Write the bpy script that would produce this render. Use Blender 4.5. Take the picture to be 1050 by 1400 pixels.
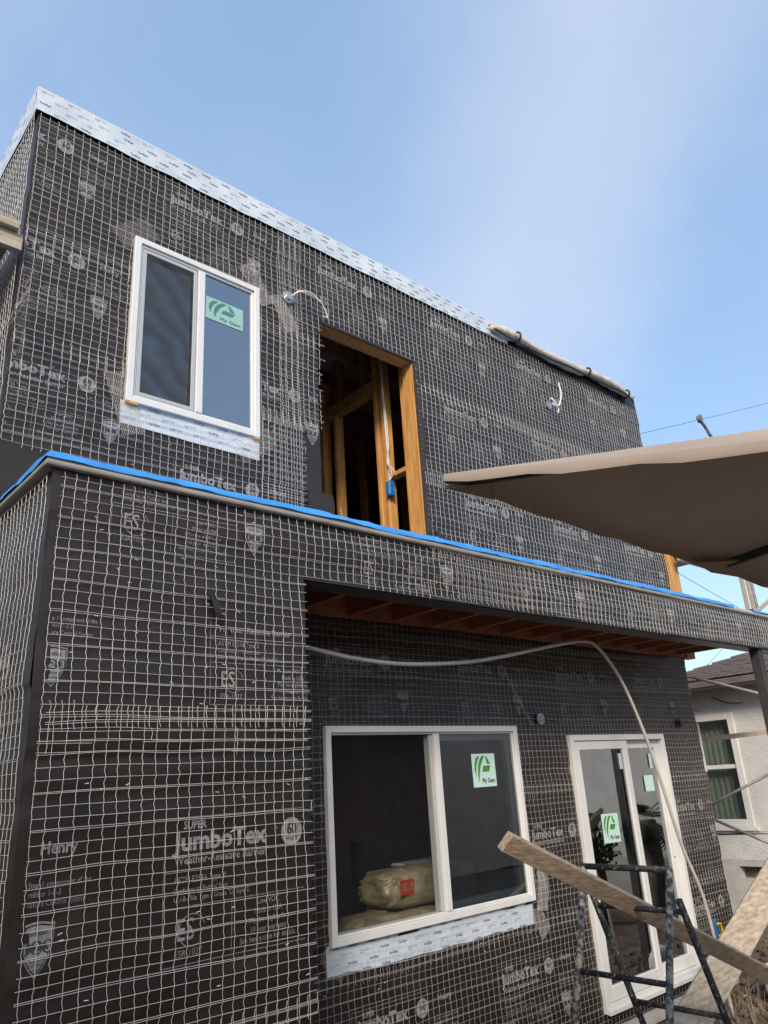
import bpy, bmesh, math, random
import numpy as np
from mathutils import Matrix, Vector

for o in list(bpy.data.objects): bpy.data.objects.remove(o)
S = bpy.context.scene
COL = S.collection
R_ = math.radians

# ------------------------------------------------------------------ camera
CZ = 1.95                                   # lens height above the ground
YAW, PITCH, ROLL, FPX = 0.74376826, 0.34336329, -0.06330233, 1028.4
_f = Vector((math.sin(YAW)*math.cos(PITCH), math.cos(YAW)*math.cos(PITCH), math.sin(PITCH)))
_r0 = Vector((math.cos(YAW), -math.sin(YAW), 0)); _u0 = _r0.cross(_f)
CR = _r0*math.cos(ROLL) + _u0*math.sin(ROLL)
CU = -_r0*math.sin(ROLL) + _u0*math.cos(ROLL)
CF = _f
def ray(px, py):
    x, y = (px-525)/FPX, (700-py)/FPX
    return CF + CR*x + CU*y
cam = bpy.data.objects.new('camera', bpy.data.cameras.new('camera'))
COL.objects.link(cam)
cam.data.sensor_fit = 'HORIZONTAL'; cam.data.sensor_width = 36
cam.data.lens = 36*FPX/1050
cam.data.clip_start = 0.05; cam.data.clip_end = 2000
cam.matrix_world = Matrix(((CR.x, CU.x, -CF.x, 0), (CR.y, CU.y, -CF.y, 0), (CR.z, CU.z, -CF.z, CZ), (0, 0, 0, 1)))
S.camera = cam
S.render.resolution_x = 768; S.render.resolution_y = 1024

# ------------------------------------------------------------------ sky, sun, exposure
SUN_EL, SUN_AZ = 31, 224                    # degrees; azimuth clockwise from +Y (sun behind and left of the camera)
w = bpy.data.worlds.new('World'); S.world = w; w.use_nodes = True
nt = w.node_tree; N = nt.nodes; L = nt.links
N.clear()
out = N.new('ShaderNodeOutputWorld'); bg = N.new('ShaderNodeBackground')
sky = N.new('ShaderNodeTexSky'); sky.sky_type = 'NISHITA'; sky.sun_disc = False
sky.sun_elevation = R_(SUN_EL); sky.sun_rotation = R_(SUN_AZ)
sky.air_density = 1.0; sky.dust_density = 1.0; sky.ozone_density = 1.5
tc = N.new('ShaderNodeTexCoord')
def cloud_layer(rot, scale, nscale, lo, hi, dist):
    mp = N.new('ShaderNodeMapping'); mp.inputs['Rotation'].default_value = rot; mp.inputs['Scale'].default_value = scale
    nz = N.new('ShaderNodeTexNoise'); nz.inputs['Scale'].default_value = nscale; nz.inputs['Detail'].default_value = 6
    nz.inputs['Roughness'].default_value = .52; nz.inputs['Distortion'].default_value = dist
    mr = N.new('ShaderNodeMapRange'); mr.interpolation_type = 'SMOOTHSTEP'
    mr.inputs['From Min'].default_value = lo; mr.inputs['From Max'].default_value = hi
    L.new(tc.outputs['Generated'], mp.inputs['Vector']); L.new(mp.outputs['Vector'], nz.inputs['Vector'])
    L.new(nz.outputs['Fac'], mr.inputs['Value'])
    return mr.outputs['Result']
c1 = cloud_layer((R_(12), R_(8), R_(30)), (1.0, .5, 1.3), 1.15, .40, .74, .25)
c2 = cloud_layer((R_(-15), R_(35), R_(60)), (1.8, .6, .8), 2.3, .45, .80, .5)
veil = N.new('ShaderNodeMixRGB'); veil.inputs['Fac'].default_value = .27; veil.inputs['Color2'].default_value = (5.2, 8.0, 12.2, 1)
L.new(sky.outputs['Color'], veil.inputs['Color1'])
def cirrus_band(d1, d2, width, shift):
    # a long soft streak of cirrus following the great circle through two sky directions
    n_ = Vector(d1).normalized().cross(Vector(d2).normalized()).normalized()
    vd = N.new('ShaderNodeVectorMath'); vd.operation = 'DOT_PRODUCT'; vd.inputs[1].default_value = n_
    L.new(tc.outputs['Generated'], vd.inputs[0])
    wz = N.new('ShaderNodeMath'); wz.operation = 'MULTIPLY_ADD'; wz.inputs[1].default_value = .22; wz.inputs[2].default_value = shift; L.new(c2n, wz.inputs[0])
    ad = N.new('ShaderNodeMath'); ad.operation = 'ADD'; L.new(vd.outputs['Value'], ad.inputs[0]); L.new(wz.outputs[0], ad.inputs[1])
    ab = N.new('ShaderNodeMath'); ab.operation = 'ABSOLUTE'; L.new(ad.outputs[0], ab.inputs[0])
    mr = N.new('ShaderNodeMapRange'); mr.interpolation_type = 'SMOOTHSTEP'; mr.inputs['From Min'].default_value = width; mr.inputs['From Max'].default_value = 0
    L.new(ab.outputs[0], mr.inputs['Value']); return mr.outputs['Result']
c2n = cloud_layer((R_(5), R_(22), R_(50)), (1.0, 1.0, 1.0), 1.6, .25, .75, .3)
b1_ = cirrus_band(ray(760, 0), ray(640, 420), .30, -.11)
mx = N.new('ShaderNodeMath'); mx.operation = 'MULTIPLY_ADD'; mx.inputs[1].default_value = .22; L.new(c2, mx.inputs[0])
bs = N.new('ShaderNodeMath'); bs.operation = 'MULTIPLY_ADD'; bs.inputs[1].default_value = .75; L.new(b1_, bs.inputs[0])
cs = N.new('ShaderNodeMath'); cs.operation = 'MULTIPLY'; cs.inputs[1].default_value = .45; L.new(c1, cs.inputs[0]); L.new(cs.outputs[0], bs.inputs[2]); L.new(bs.outputs[0], mx.inputs[2])
ml = N.new('ShaderNodeMath'); ml.operation = 'MULTIPLY'; ml.inputs[1].default_value = .62; ml.use_clamp = True; L.new(mx.outputs[0], ml.inputs[0])
mixc = N.new('ShaderNodeMixRGB'); mixc.inputs['Color2'].default_value = (4.9, 5.3, 6.2, 1)
L.new(ml.outputs[0], mixc.inputs['Fac']); L.new(veil.outputs['Color'], mixc.inputs['Color1'])
L.new(mixc.outputs['Color'], bg.inputs['Color'])
bg.inputs['Strength'].default_value = 0.12
L.new(bg.outputs['Background'], out.inputs['Surface'])

sd = bpy.data.lights.new('sun', 'SUN'); sd.energy = 2.7; sd.angle = R_(15); sd.color = (1.0, .89, .76)
sun = bpy.data.objects.new('sun', sd); COL.objects.link(sun)
az, el = R_(SUN_AZ), R_(SUN_EL)
sdir = Vector((math.sin(az)*math.cos(el), math.cos(az)*math.cos(el), math.sin(el)))
sun.rotation_euler = sdir.to_track_quat('Z', 'Y').to_euler(); sun.location = sdir*30

S.view_settings.view_transform = 'Standard'; S.view_settings.look = 'None'
S.view_settings.exposure = 0.42; S.view_settings.gamma = 1.0

# ------------------------------------------------------------------ pixel -> place helpers
def onY(px, py, Y):
    r = ray(px, py); k = Y/r.y
    return Vector((r.x*k, Y, r.z*k + CZ))
def onX(px, py, X):
    r = ray(px, py); k = X/r.x
    return Vector((X, r.y*k, r.z*k + CZ))
def onZ(px, py, Z):
    r = ray(px, py); k = (Z-CZ)/r.z
    return Vector((r.x*k, r.y*k, Z))

# ------------------------------------------------------------------ numpy value noise
_rng = np.random.RandomState(7); _T = _rng.rand(256, 256)
def vn(x, y, seed=0):
    x = np.asarray(x, float) + seed*17.31; y = np.asarray(y, float) + seed*9.73
    xi = np.floor(x).astype(int); yi = np.floor(y).astype(int)
    fx = x-xi; fy = y-yi; fx = fx*fx*(3-2*fx); fy = fy*fy*(3-2*fy)
    a = _T[xi % 256, yi % 256]; b = _T[(xi+1) % 256, yi % 256]; c = _T[xi % 256, (yi+1) % 256]; d = _T[(xi+1) % 256, (yi+1) % 256]
    return (a*(1-fx)+b*fx)*(1-fy) + (c*(1-fx)+d*fx)*fy
def fbm(x, y, seed=0): return .55*vn(x, y, seed) + .3*vn(x*2.1, y*2.1, seed+3) + .15*vn(x*4.3, y*4.3, seed+5)

# ------------------------------------------------------------------ materials
MAT = {}
def nodes(name):
    m = bpy.data.materials.new(name); m.use_nodes = True
    MAT[name] = m
    return m, m.node_tree.nodes, m.node_tree.links, m.node_tree.nodes['Principled BSDF']
def simple(name, c1, c2=None, scale=8, rough=.6, metal=0, bump=0, bscale=60, detail=6, stretch=(1, 1, 1), lo=.35, hi=.65, spec=.5, rough2=None, coord='Object'):
    m, n, l, p = nodes(name)
    p.inputs['Roughness'].default_value = rough; p.inputs['Metallic'].default_value = metal
    p.inputs['Specular IOR Level'].default_value = spec
    t = n.new('ShaderNodeTexCoord'); mp = n.new('ShaderNodeMapping'); mp.inputs['Scale'].default_value = stretch
    l.new(t.outputs[coord], mp.inputs['Vector'])
    if c2:
        z = n.new('ShaderNodeTexNoise'); z.inputs['Scale'].default_value = scale; z.inputs['Detail'].default_value = detail
        l.new(mp.outputs['Vector'], z.inputs['Vector'])
        r = n.new('ShaderNodeValToRGB'); r.color_ramp.elements[0].position = lo; r.color_ramp.elements[1].position = hi
        r.color_ramp.elements[0].color = (*c1, 1); r.color_ramp.elements[1].color = (*c2, 1)
        l.new(z.outputs['Fac'], r.inputs['Fac']); l.new(r.outputs['Color'], p.inputs['Base Color'])
        if rough2 is not None:
            mr = n.new('ShaderNodeMapRange'); mr.inputs['To Min'].default_value = rough; mr.inputs['To Max'].default_value = rough2
            l.new(z.outputs['Fac'], mr.inputs['Value']); l.new(mr.outputs['Result'], p.inputs['Roughness'])
    else: p.inputs['Base Color'].default_value = (*c1, 1)
    if bump:
        z2 = n.new('ShaderNodeTexNoise'); z2.inputs['Scale'].default_value = bscale; z2.inputs['Detail'].default_value = 5
        l.new(mp.outputs['Vector'], z2.inputs['Vector'])
        b = n.new('ShaderNodeBump'); b.inputs['Strength'].default_value = bump; b.inputs['Distance'].default_value = .01
        l.new(z2.outputs['Fac'], b.inputs['Height']); l.new(b.outputs['Normal'], p.inputs['Normal'])
    return m
simple('paper', (.0085, .0068, .0062), (.016, .012, .0105), scale=3.0, rough=.36, bump=.55, bscale=5, stretch=(1, 1, 2.2), spec=.75, rough2=.55)
MAT['paper'].node_tree.nodes['Principled BSDF'].inputs['Specular Tint'].default_value = (1, .80, .69, 1)
simple('paper_print', (.20, .19, .185), (.30, .285, .275), scale=22, rough=.6, lo=.38, hi=.62)
simple('wire', (.76, .72, .67), (.88, .85, .80), scale=14, rough=.42, metal=.25)
simple('vinyl', (.71, .70, .67), (.65, .64, .61), scale=5, rough=.38, lo=.5, hi=.8)
simple('screen_frame', (.42, .43, .43), rough=.45)
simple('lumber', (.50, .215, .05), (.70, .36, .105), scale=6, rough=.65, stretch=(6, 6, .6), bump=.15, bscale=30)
simple('lumber_shaded', (.24, .10, .045), (.34, .16, .07), scale=5, rough=.7, stretch=(4, 4, 4))  # copy of lumber with the indoor shade put into its colour
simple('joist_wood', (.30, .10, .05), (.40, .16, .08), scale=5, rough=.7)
simple('grey_plank', (.34, .265, .19), (.50, .41, .31), scale=5, rough=.75, stretch=(.8, 9, 9), bump=.25, bscale=25)
simple('board', (.25, .18, .125), (.47, .36, .255), scale=5, rough=.75, stretch=(.8, 14, 14), bump=.35, bscale=9, lo=.3, hi=.7)
simple('osb', (.29, .22, .15), (.55, .45, .33), scale=9, rough=.8, stretch=(1.0, 5, 5), bump=.4, bscale=12, lo=.3, hi=.68)
simple('blue_membrane', (.035, .25, .66), (.06, .32, .76), scale=5, rough=.5, bump=.15, bscale=30)
simple('grey_metal', (.36, .345, .32), (.46, .445, .42), scale=6, rough=.6)
simple('flashing_white', (.50, .56, .61), (.64, .69, .73), scale=4, rough=.35, bump=.3, bscale=18)
simple('flashing_ink', (.06, .11, .27), rough=.5)
simple('ink_dark', (.03, .03, .033), rough=.6)
simple('sticker_paper', (.55, .76, .65), rough=.45)
simple('sticker_green', (.06, .26, .035), rough=.5)
simple('sticker_dimmed', (.30, .50, .45), rough=.4)  # sticker colours dimmed to imitate glass over them; they sit before the pane
simple('sticker_ink_dimmed', (.07, .20, .17), rough=.4)
simple('galvanised', (.45, .46, .46), (.6, .6, .6), scale=20, rough=.35, metal=.7)
simple('white_cable', (.72, .70, .65), rough=.5)
simple('black_rubber', (.02, .02, .02), rough=.5)
simple('conduit', (.46, .42, .37), (.56, .52, .47), scale=8, rough=.4)
simple('blue_box', (.012, .16, .42), rough=.4)
simple('interior', (.34, .215, .155), (.44, .29, .215), scale=2, rough=.85)
simple('interior_floor', (.09, .07, .05), (.14, .11, .085), scale=4, rough=.9)
simple('bag', (.20, .165, .095), (.32, .28, .18), scale=9, rough=.38, bump=1.0, bscale=9)
simple('bag_red', (.45, .03, .025), rough=.45)
simple('tube_paint', (.028, .027, .026), (.30, .29, .25), scale=55, rough=.55, lo=.56, hi=.68, bump=.3, bscale=60)
simple('tube_rust', (.045, .038, .033), (.30, .19, .14), scale=45, rough=.6, lo=.45, hi=.66, bump=.3, bscale=60)
simple('tube_splash', (.05, .048, .044), (.40, .36, .29), scale=40, rough=.6, lo=.42, hi=.62, bump=.3, bscale=60)
simple('pole_grey', (.16, .155, .145), (.30, .29, .27), scale=12, rough=.5, metal=.3)
simple('stucco', (.58, .57, .545), (.66, .65, .62), scale=4, rough=.9, bump=.9, bscale=45)
simple('stucco_brown', (.40, .315, .245), (.47, .375, .30), scale=3, rough=.9, bump=.5, bscale=40)
simple('concrete', (.40, .385, .36), (.50, .485, .46), scale=5, rough=.9, bump=.4, bscale=35)
simple('shingle', (.085, .062, .055), (.16, .12, .105), scale=9, rough=.9, bump=.6, bscale=120, coord='Object')
simple('eave_paint', (.22, .20, .19), (.28, .26, .25), scale=4, rough=.7)
simple('gutter_paint', (.13, .105, .095), (.17, .14, .125), scale=4, rough=.6)
simple('curtain', (.44, .46, .42), (.56, .57, .52), scale=3, rough=.9)
simple('soil', (.075, .052, .036), (.17, .125, .09), scale=4, rough=.95, bump=.9, bscale=30)
simple('straw', (.22, .17, .10), (.34, .27, .17), scale=5, rough=.85)
simple('rubble', (.20, .185, .165), (.33, .31, .28), scale=9, rough=.9, bump=.6, bscale=20)
simple('tarp', (.50, .45, .38), (.62, .575, .50), scale=9, rough=.6, bump=.4, bscale=22)
simple('bark', (.07, .055, .04), (.14, .11, .085), scale=12, rough=.9, bump=.5, bscale=30)
simple('leaf', (.030, .055, .018), (.075, .11, .035), scale=2, rough=.6)
simple('palm_leaf', (.04, .065, .02), (.08, .11, .04), scale=2, rough=.55)
simple('dark_post', (.030, .028, .027), (.05, .047, .045), scale=6, rough=.6)
simple('plastic_tool', (.02, .12, .30), rough=.4)
simple('plastic_yellow', (.65, .42, .02), rough=.4)
simple('polythene', (.55, .55, .54), (.68, .68, .66), scale=7, rough=.3, bump=.6, bscale=16)

def glass_mat(name, refl, tint, fres=1.45):
    m = bpy.data.materials.new(name); m.use_nodes = True; n = m.node_tree.nodes; l = m.node_tree.links
    n.clear(); o = n.new('ShaderNodeOutputMaterial'); mx = n.new('ShaderNodeMixShader'); tr = n.new('ShaderNodeBsdfTransparent'); gl = n.new('ShaderNodeBsdfGlossy')
    tr.inputs['Color'].default_value = (*tint, 1); gl.inputs['Roughness'].default_value = .012
    gl.inputs['Color'].default_value = (.93, .97, 1, 1)
    fr = n.new('ShaderNodeFresnel'); fr.inputs['IOR'].default_value = fres
    ad = n.new('ShaderNodeMath'); ad.operation = 'ADD'; ad.use_clamp = True; ad.inputs[1].default_value = refl
    t = n.new('ShaderNodeTexCoord'); z = n.new('ShaderNodeTexNoise'); z.inputs['Scale'].default_value = 1.6; z.inputs['Detail'].default_value = 1
    b = n.new('ShaderNodeBump'); b.inputs['Strength'].default_value = .05; b.inputs['Distance'].default_value = .02
    l.new(t.outputs['Object'], z.inputs['Vector']); l.new(z.outputs['Fac'], b.inputs['Height']); l.new(b.outputs['Normal'], gl.inputs['Normal'])
    l.new(fr.outputs['Fac'], ad.inputs[0]); l.new(ad.outputs[0], mx.inputs['Fac']); l.new(tr.outputs[0], mx.inputs[1]); l.new(gl.outputs[0], mx.inputs[2])
    l.new(mx.outputs[0], o.inputs['Surface']); MAT[name] = m
glass_mat('glass', .30, (.62, .68, .64))
glass_mat('glass_upper', .33, (.5, .56, .56))

def screen_mat(name, lo, hi):
    # fine insect screen: partly see-through grey weave with sheen ripples drawn as opacity bands
    m = bpy.data.materials.new(name); m.use_nodes = True; n = m.node_tree.nodes; l = m.node_tree.links
    n.clear(); o = n.new('ShaderNodeOutputMaterial'); mx = n.new('ShaderNodeMixShader'); tr = n.new('ShaderNodeBsdfTransparent')
    p = n.new('ShaderNodeBsdfPrincipled'); p.inputs['Roughness'].default_value = .6; p.inputs['Base Color'].default_value = (.035, .037, .04, 1)
    t = n.new('ShaderNodeTexCoord'); wv = n.new('ShaderNodeTexWave'); wv.inputs['Scale'].default_value = 2.6; wv.inputs['Distortion'].default_value = 7
    wv.inputs['Detail'].default_value = 2; wv.inputs['Detail Scale'].default_value = 1.3; wv.bands_direction = 'DIAGONAL'
    mr = n.new('ShaderNodeMapRange'); mr.inputs['To Min'].default_value = .50; mr.inputs['To Max'].default_value = .72
    l.new(t.outputs['Object'], wv.inputs['Vector']); l.new(wv.outputs['Fac'], mr.inputs['Value']); l.new(mr.outputs['Result'], mx.inputs['Fac'])
    mr.inputs['To Min'].default_value = lo; mr.inputs['To Max'].default_value = hi
    l.new(tr.outputs[0], mx.inputs[1]); l.new(p.outputs[0], mx.inputs[2]); l.new(mx.outputs[0], o.inputs['Surface']); MAT[name] = m
screen_mat('screen', .45, .72); screen_mat('screen_thin', .16, .20)
def canopy_mat():
    m, n, l, p = nodes('canopy_fabric')
    p.inputs['Roughness'].default_value = .85; p.inputs['Base Color'].default_value = (.52, .40, .30, 1)
    t = n.new('ShaderNodeTexCoord'); z = n.new('ShaderNodeTexNoise'); z.inputs['Scale'].default_value = 3; z.inputs['Detail'].default_value = 6
    r = n.new('ShaderNodeValToRGB'); r.color_ramp.elements[0].color = (.37, .285, .215, 1); r.color_ramp.elements[1].color = (.46, .36, .275, 1)
    r.color_ramp.elements[0].position = .3; r.color_ramp.elements[1].position = .7
    l.new(t.outputs['Object'], z.inputs['Vector']); l.new(z.outputs['Fac'], r.inputs['Fac']); l.new(r.outputs['Color'], p.inputs['Base Color'])
    wv = n.new('ShaderNodeTexNoise'); wv.inputs['Scale'].default_value = 350; b = n.new('ShaderNodeBump'); b.inputs['Strength'].default_value = .12; b.inputs['Distance'].default_value = .002
    l.new(t.outputs['Object'], wv.inputs['Vector']); l.new(wv.outputs['Fac'], b.inputs['Height']); l.new(b.outputs['Normal'], p.inputs['Normal'])
    tl = n.new('ShaderNodeBsdfTranslucent'); l.new(r.outputs['Color'], tl.inputs['Color'])
    mx = n.new('ShaderNodeMixShader'); mx.inputs['Fac'].default_value = .04
    o = n['Material Output']; l.new(p.outputs[0], mx.inputs[1]); l.new(tl.outputs[0], mx.inputs[2]); l.new(mx.outputs[0], o.inputs['Surface'])
canopy_mat()

# ------------------------------------------------------------------ mesh helpers
WLOC = {}
def empty(name, loc):
    o = bpy.data.objects.new(name, None); COL.objects.link(o); o.location = loc; o.empty_display_size = .2
    WLOC[o.name] = Vector(loc); return o
def tag(o, label, cat, group=None, kind=None):
    o['label'] = label; o['category'] = cat
    if group: o['group'] = group
    if kind: o['kind'] = kind
    return o
def link(name, me, mats, parent, vmin, vmax, kind=None, center=None):
    c = Vector(((vmin[0]+vmax[0])/2, (vmin[1]+vmax[1])/2, vmin[2]))
    me.transform(Matrix.Translation(-c))
    for m in mats: me.materials.append(MAT[m])
    o = bpy.data.objects.new(name, me); COL.objects.link(o)
    WLOC[o.name] = c
    if parent is not None:
        o.parent = parent; o.location = c - WLOC[parent.name]
    else: o.location = c
    if kind: o['kind'] = kind
    return o
def np_obj(name, V, Fq, mats, parent=None, midx=None, smooth=False, kind=None):
    """V (n,3) float, Fq list/array of faces (k,3|4)"""
    V = np.asarray(V, np.float32); Fq = np.asarray(Fq, np.int32); k = Fq.shape[1]
    me = bpy.data.meshes.new(name)
    me.vertices.add(len(V)); me.vertices.foreach_set('co', V.ravel())
    me.loops.add(Fq.size); me.loops.foreach_set('vertex_index', Fq.ravel())
    me.polygons.add(len(Fq)); me.polygons.foreach_set('loop_start', np.arange(0, Fq.size, k, dtype=np.int32))
    if midx is not None: me.polygons.foreach_set('material_index', np.asarray(midx, np.int32))
    if smooth: me.polygons.foreach_set('use_smooth', np.ones(len(Fq), bool))
    me.update(calc_edges=True); me.validate()
    return link(name, me, mats if isinstance(mats, (list, tuple)) else [mats], parent, V.min(0), V.max(0), kind)

class MB:
    def __init__(s): s.v = []; s.f = []; s.m = []; s.sm = False
    def add(s, vs, fs, m=0):
        b = len(s.v); s.v += [Vector(q) for q in vs]; s.f += [tuple(b+i for i in f) for f in fs]; s.m += [m]*len(fs); return s
    def box(s, x0, x1, y0, y1, z0, z1, m=0):
        return s.add([(x0,y0,z0),(x1,y0,z0),(x1,y1,z0),(x0,y1,z0),(x0,y0,z1),(x1,y0,z1),(x1,y1,z1),(x0,y1,z1)],
                     [(0,3,2,1),(4,5,6,7),(0,1,5,4),(1,2,6,5),(2,3,7,6),(3,0,4,7)], m)
    def beam(s, a, b, wdir, w, h, m=0):
        """box from a to b; wdir = width direction, w width, h thickness"""
        a, b, wd = Vector(a), Vector(b), Vector(wdir); d = (b-a).normalized(); wd = (wd - d*wd.dot(d)).normalized(); hd = d.cross(wd)
        q = [a+wd*(w/2*i)+hd*(h/2*j) for i, j in ((-1,-1),(1,-1),(1,1),(-1,1))] + [b+wd*(w/2*i)+hd*(h/2*j) for i, j in ((-1,-1),(1,-1),(1,1),(-1,1))]
        return s.add(q, [(0,3,2,1),(4,5,6,7),(0,1,5,4),(1,2,6,5),(2,3,7,6),(3,0,4,7)], m)
    def tube(s, path, r, n=8, m=0, caps=True, flat=1.0):
        path = [Vector(p) for p in path]; rings = []; up = None; b0 = len(s.v)
        for i, p in enumerate(path):
            t = (path[min(i+1, len(path)-1)] - path[max(i-1, 0)]).normalized()
            if up is None:
                up = Vector((0, 0, 1)) if abs(t.z) < .9 else Vector((1, 0, 0))
            up = (up - t*up.dot(t)).normalized(); sd = t.cross(up)
            rr = r[i] if isinstance(r, (list, tuple)) else r
            for k in range(n):
                a = 2*math.pi*k/n; s.v.append(p + sd*math.cos(a)*rr + up*math.sin(a)*rr*flat)
        for i in range(len(path)-1):
            for k in range(n):
                k2 = (k+1) % n; s.f.append((b0+i*n+k, b0+i*n+k2, b0+(i+1)*n+k2, b0+(i+1)*n+k)); s.m.append(m)
        if caps:
            s.f.append(tuple(b0+k for k in reversed(range(n)))); s.m.append(m)
            e = b0+(len(path)-1)*n; s.f.append(tuple(e+k for k in range(n))); s.m.append(m)
        return s
    def disc(s, c, nrm, r, t, n=20, m=0):
        c = Vector(c); nrm = Vector(nrm).normalized(); return s.tube([c, c+nrm*t], r, n, m)
    def build(s, name, mats, parent=None, kind=None, bevel=0, smooth=False):
        me = bpy.data.meshes.new(name); me.from_pydata([tuple(v) for v in s.v], [], s.f)
        me.polygons.foreach_set('material_index', s.m)
        bm = bmesh.new(); bm.from_mesh(me)
        bmesh.ops.recalc_face_normals(bm, faces=bm.faces)
        if bevel:
            bmesh.ops.bevel(bm, geom=[e for e in bm.edges], offset=bevel, segments=1, affect='EDGES', clamp_overlap=True)
        bm.to_mesh(me); bm.free()
        if smooth: me.polygons.foreach_set('use_smooth', [True]*len(me.polygons))
        co = np.array([tuple(v) for v in s.v])
        return link(name, me, mats if isinstance(mats, (list, tuple)) else [mats], parent, co.min(0), co.max(0), kind)
def copy_obj(o, parent, wloc):
    c = o.copy(); COL.objects.link(c); c.parent = parent; WLOC[c.name] = Vector(wloc)
    c.location = Vector(wloc) - (WLOC[parent.name] if parent else Vector()); return c
def spline(pts, n=12):
    pts = [Vector(p) for p in pts]; P = [pts[0]*2-pts[1]] + pts + [pts[-1]*2-pts[-2]]; o = []
    for i in range(1, len(P)-2):
        for k in range(n):
            t = k/n; a, b, c, d = P[i-1], P[i], P[i+1], P[i+2]
            o.append(.5*((2*b)+(c-a)*t+(2*a-5*b+4*c-d)*t*t+(3*b-a-3*c+d)*t**3))
    o.append(P[-2]); return o

# text -> triangles (numpy), cached
_tc = {}
def text_tris(s, h, xs=1.0, bold=0.0, align='LEFT'):
    key = (s, h, xs, bold, align)
    if key in _tc: return _tc[key]
    cu = bpy.data.curves.new('tmp', 'FONT'); cu.body = s; cu.size = h/.7; cu.offset = bold; cu.align_x = align; cu.resolution_u = 2
    o = bpy.data.objects.new('tmp', cu); COL.objects.link(o)
    dg = bpy.context.evaluated_depsgraph_get(); me = bpy.data.meshes.new_from_object(o.evaluated_get(dg))
    me.calc_loop_triangles()
    V = np.array([v.co[:2] for v in me.vertices]).reshape(-1, 2); V[:, 0] *= xs
    T = np.array([t.vertices[:] for t in me.loop_triangles], int).reshape(-1, 3)
    bpy.data.objects.remove(o); bpy.data.curves.remove(cu); bpy.data.meshes.remove(me)
    _tc[key] = (V, T); return V, T
class Print:
    """flat printing collected as 2-D triangles with a layer (0 light ink, 1 dark)"""
    def __init__(s): s.V = []; s.T = []; s.M = []; s.n = 0
    def tri(s, V, T, m=0):
        s.V.append(np.asarray(V, float)); s.T.append(np.asarray(T, int)+s.n); s.M.append(np.full(len(T), m)); s.n += len(V)
    def text(s, t, x, y, h, xs=.85, bold=0, align='LEFT', m=0):
        V, T = text_tris(t, h, xs, bold, align); s.tri(V+np.array([x, y]), T, m)
    def rect(s, x0, x1, y0, y1, m=0): s.tri([(x0,y0),(x1,y0),(x1,y1),(x0,y1)], [(0,1,2),(0,2,3)], m)
    def poly(s, pts, m=0):       # star-shaped about its centroid
        p = np.array(pts, float); c = p.mean(0); n = len(p)
        s.tri(np.vstack([p, c]), [(i, (i+1) % n, n) for i in range(n)], m)
    def ring(s, x, y, r0, r1, a0=0, a1=2*math.pi, n=24, m=0):
        a = np.linspace(a0, a1, n+1); V = np.vstack([np.c_[x+np.cos(a)*r0, y+np.sin(a)*r0], np.c_[x+np.cos(a)*r1, y+np.sin(a)*r1]])
        T = []
        for i in range(n): T += [(i, n+1+i, n+2+i), (i, n+2+i, i+1)]
        s.tri(V, T, m)
    def arrays(s, fine=None):
        V, T, M = np.vstack(s.V), np.vstack(s.T), np.concatenate(s.M)
        while fine:
            P = V[T]; e = np.linalg.norm(P-np.roll(P, -1, 1), axis=2); k = e.argmax(1); big = e.max(1) > fine
            if not big.any(): break
            Tb, kb = T[big], k[big]; r = np.arange(len(Tb)); a, b, c = Tb[r, kb], Tb[r, (kb+1) % 3], Tb[r, (kb+2) % 3]
            nv = len(V)+r; V = np.vstack([V, (V[a]+V[b])/2]); Mb = M[big]
            T = np.vstack([T[~big], np.c_[a, nv, c], np.c_[nv, b, c]]); M = np.r_[M[~big], Mb, Mb]
        return V, T, M

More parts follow.
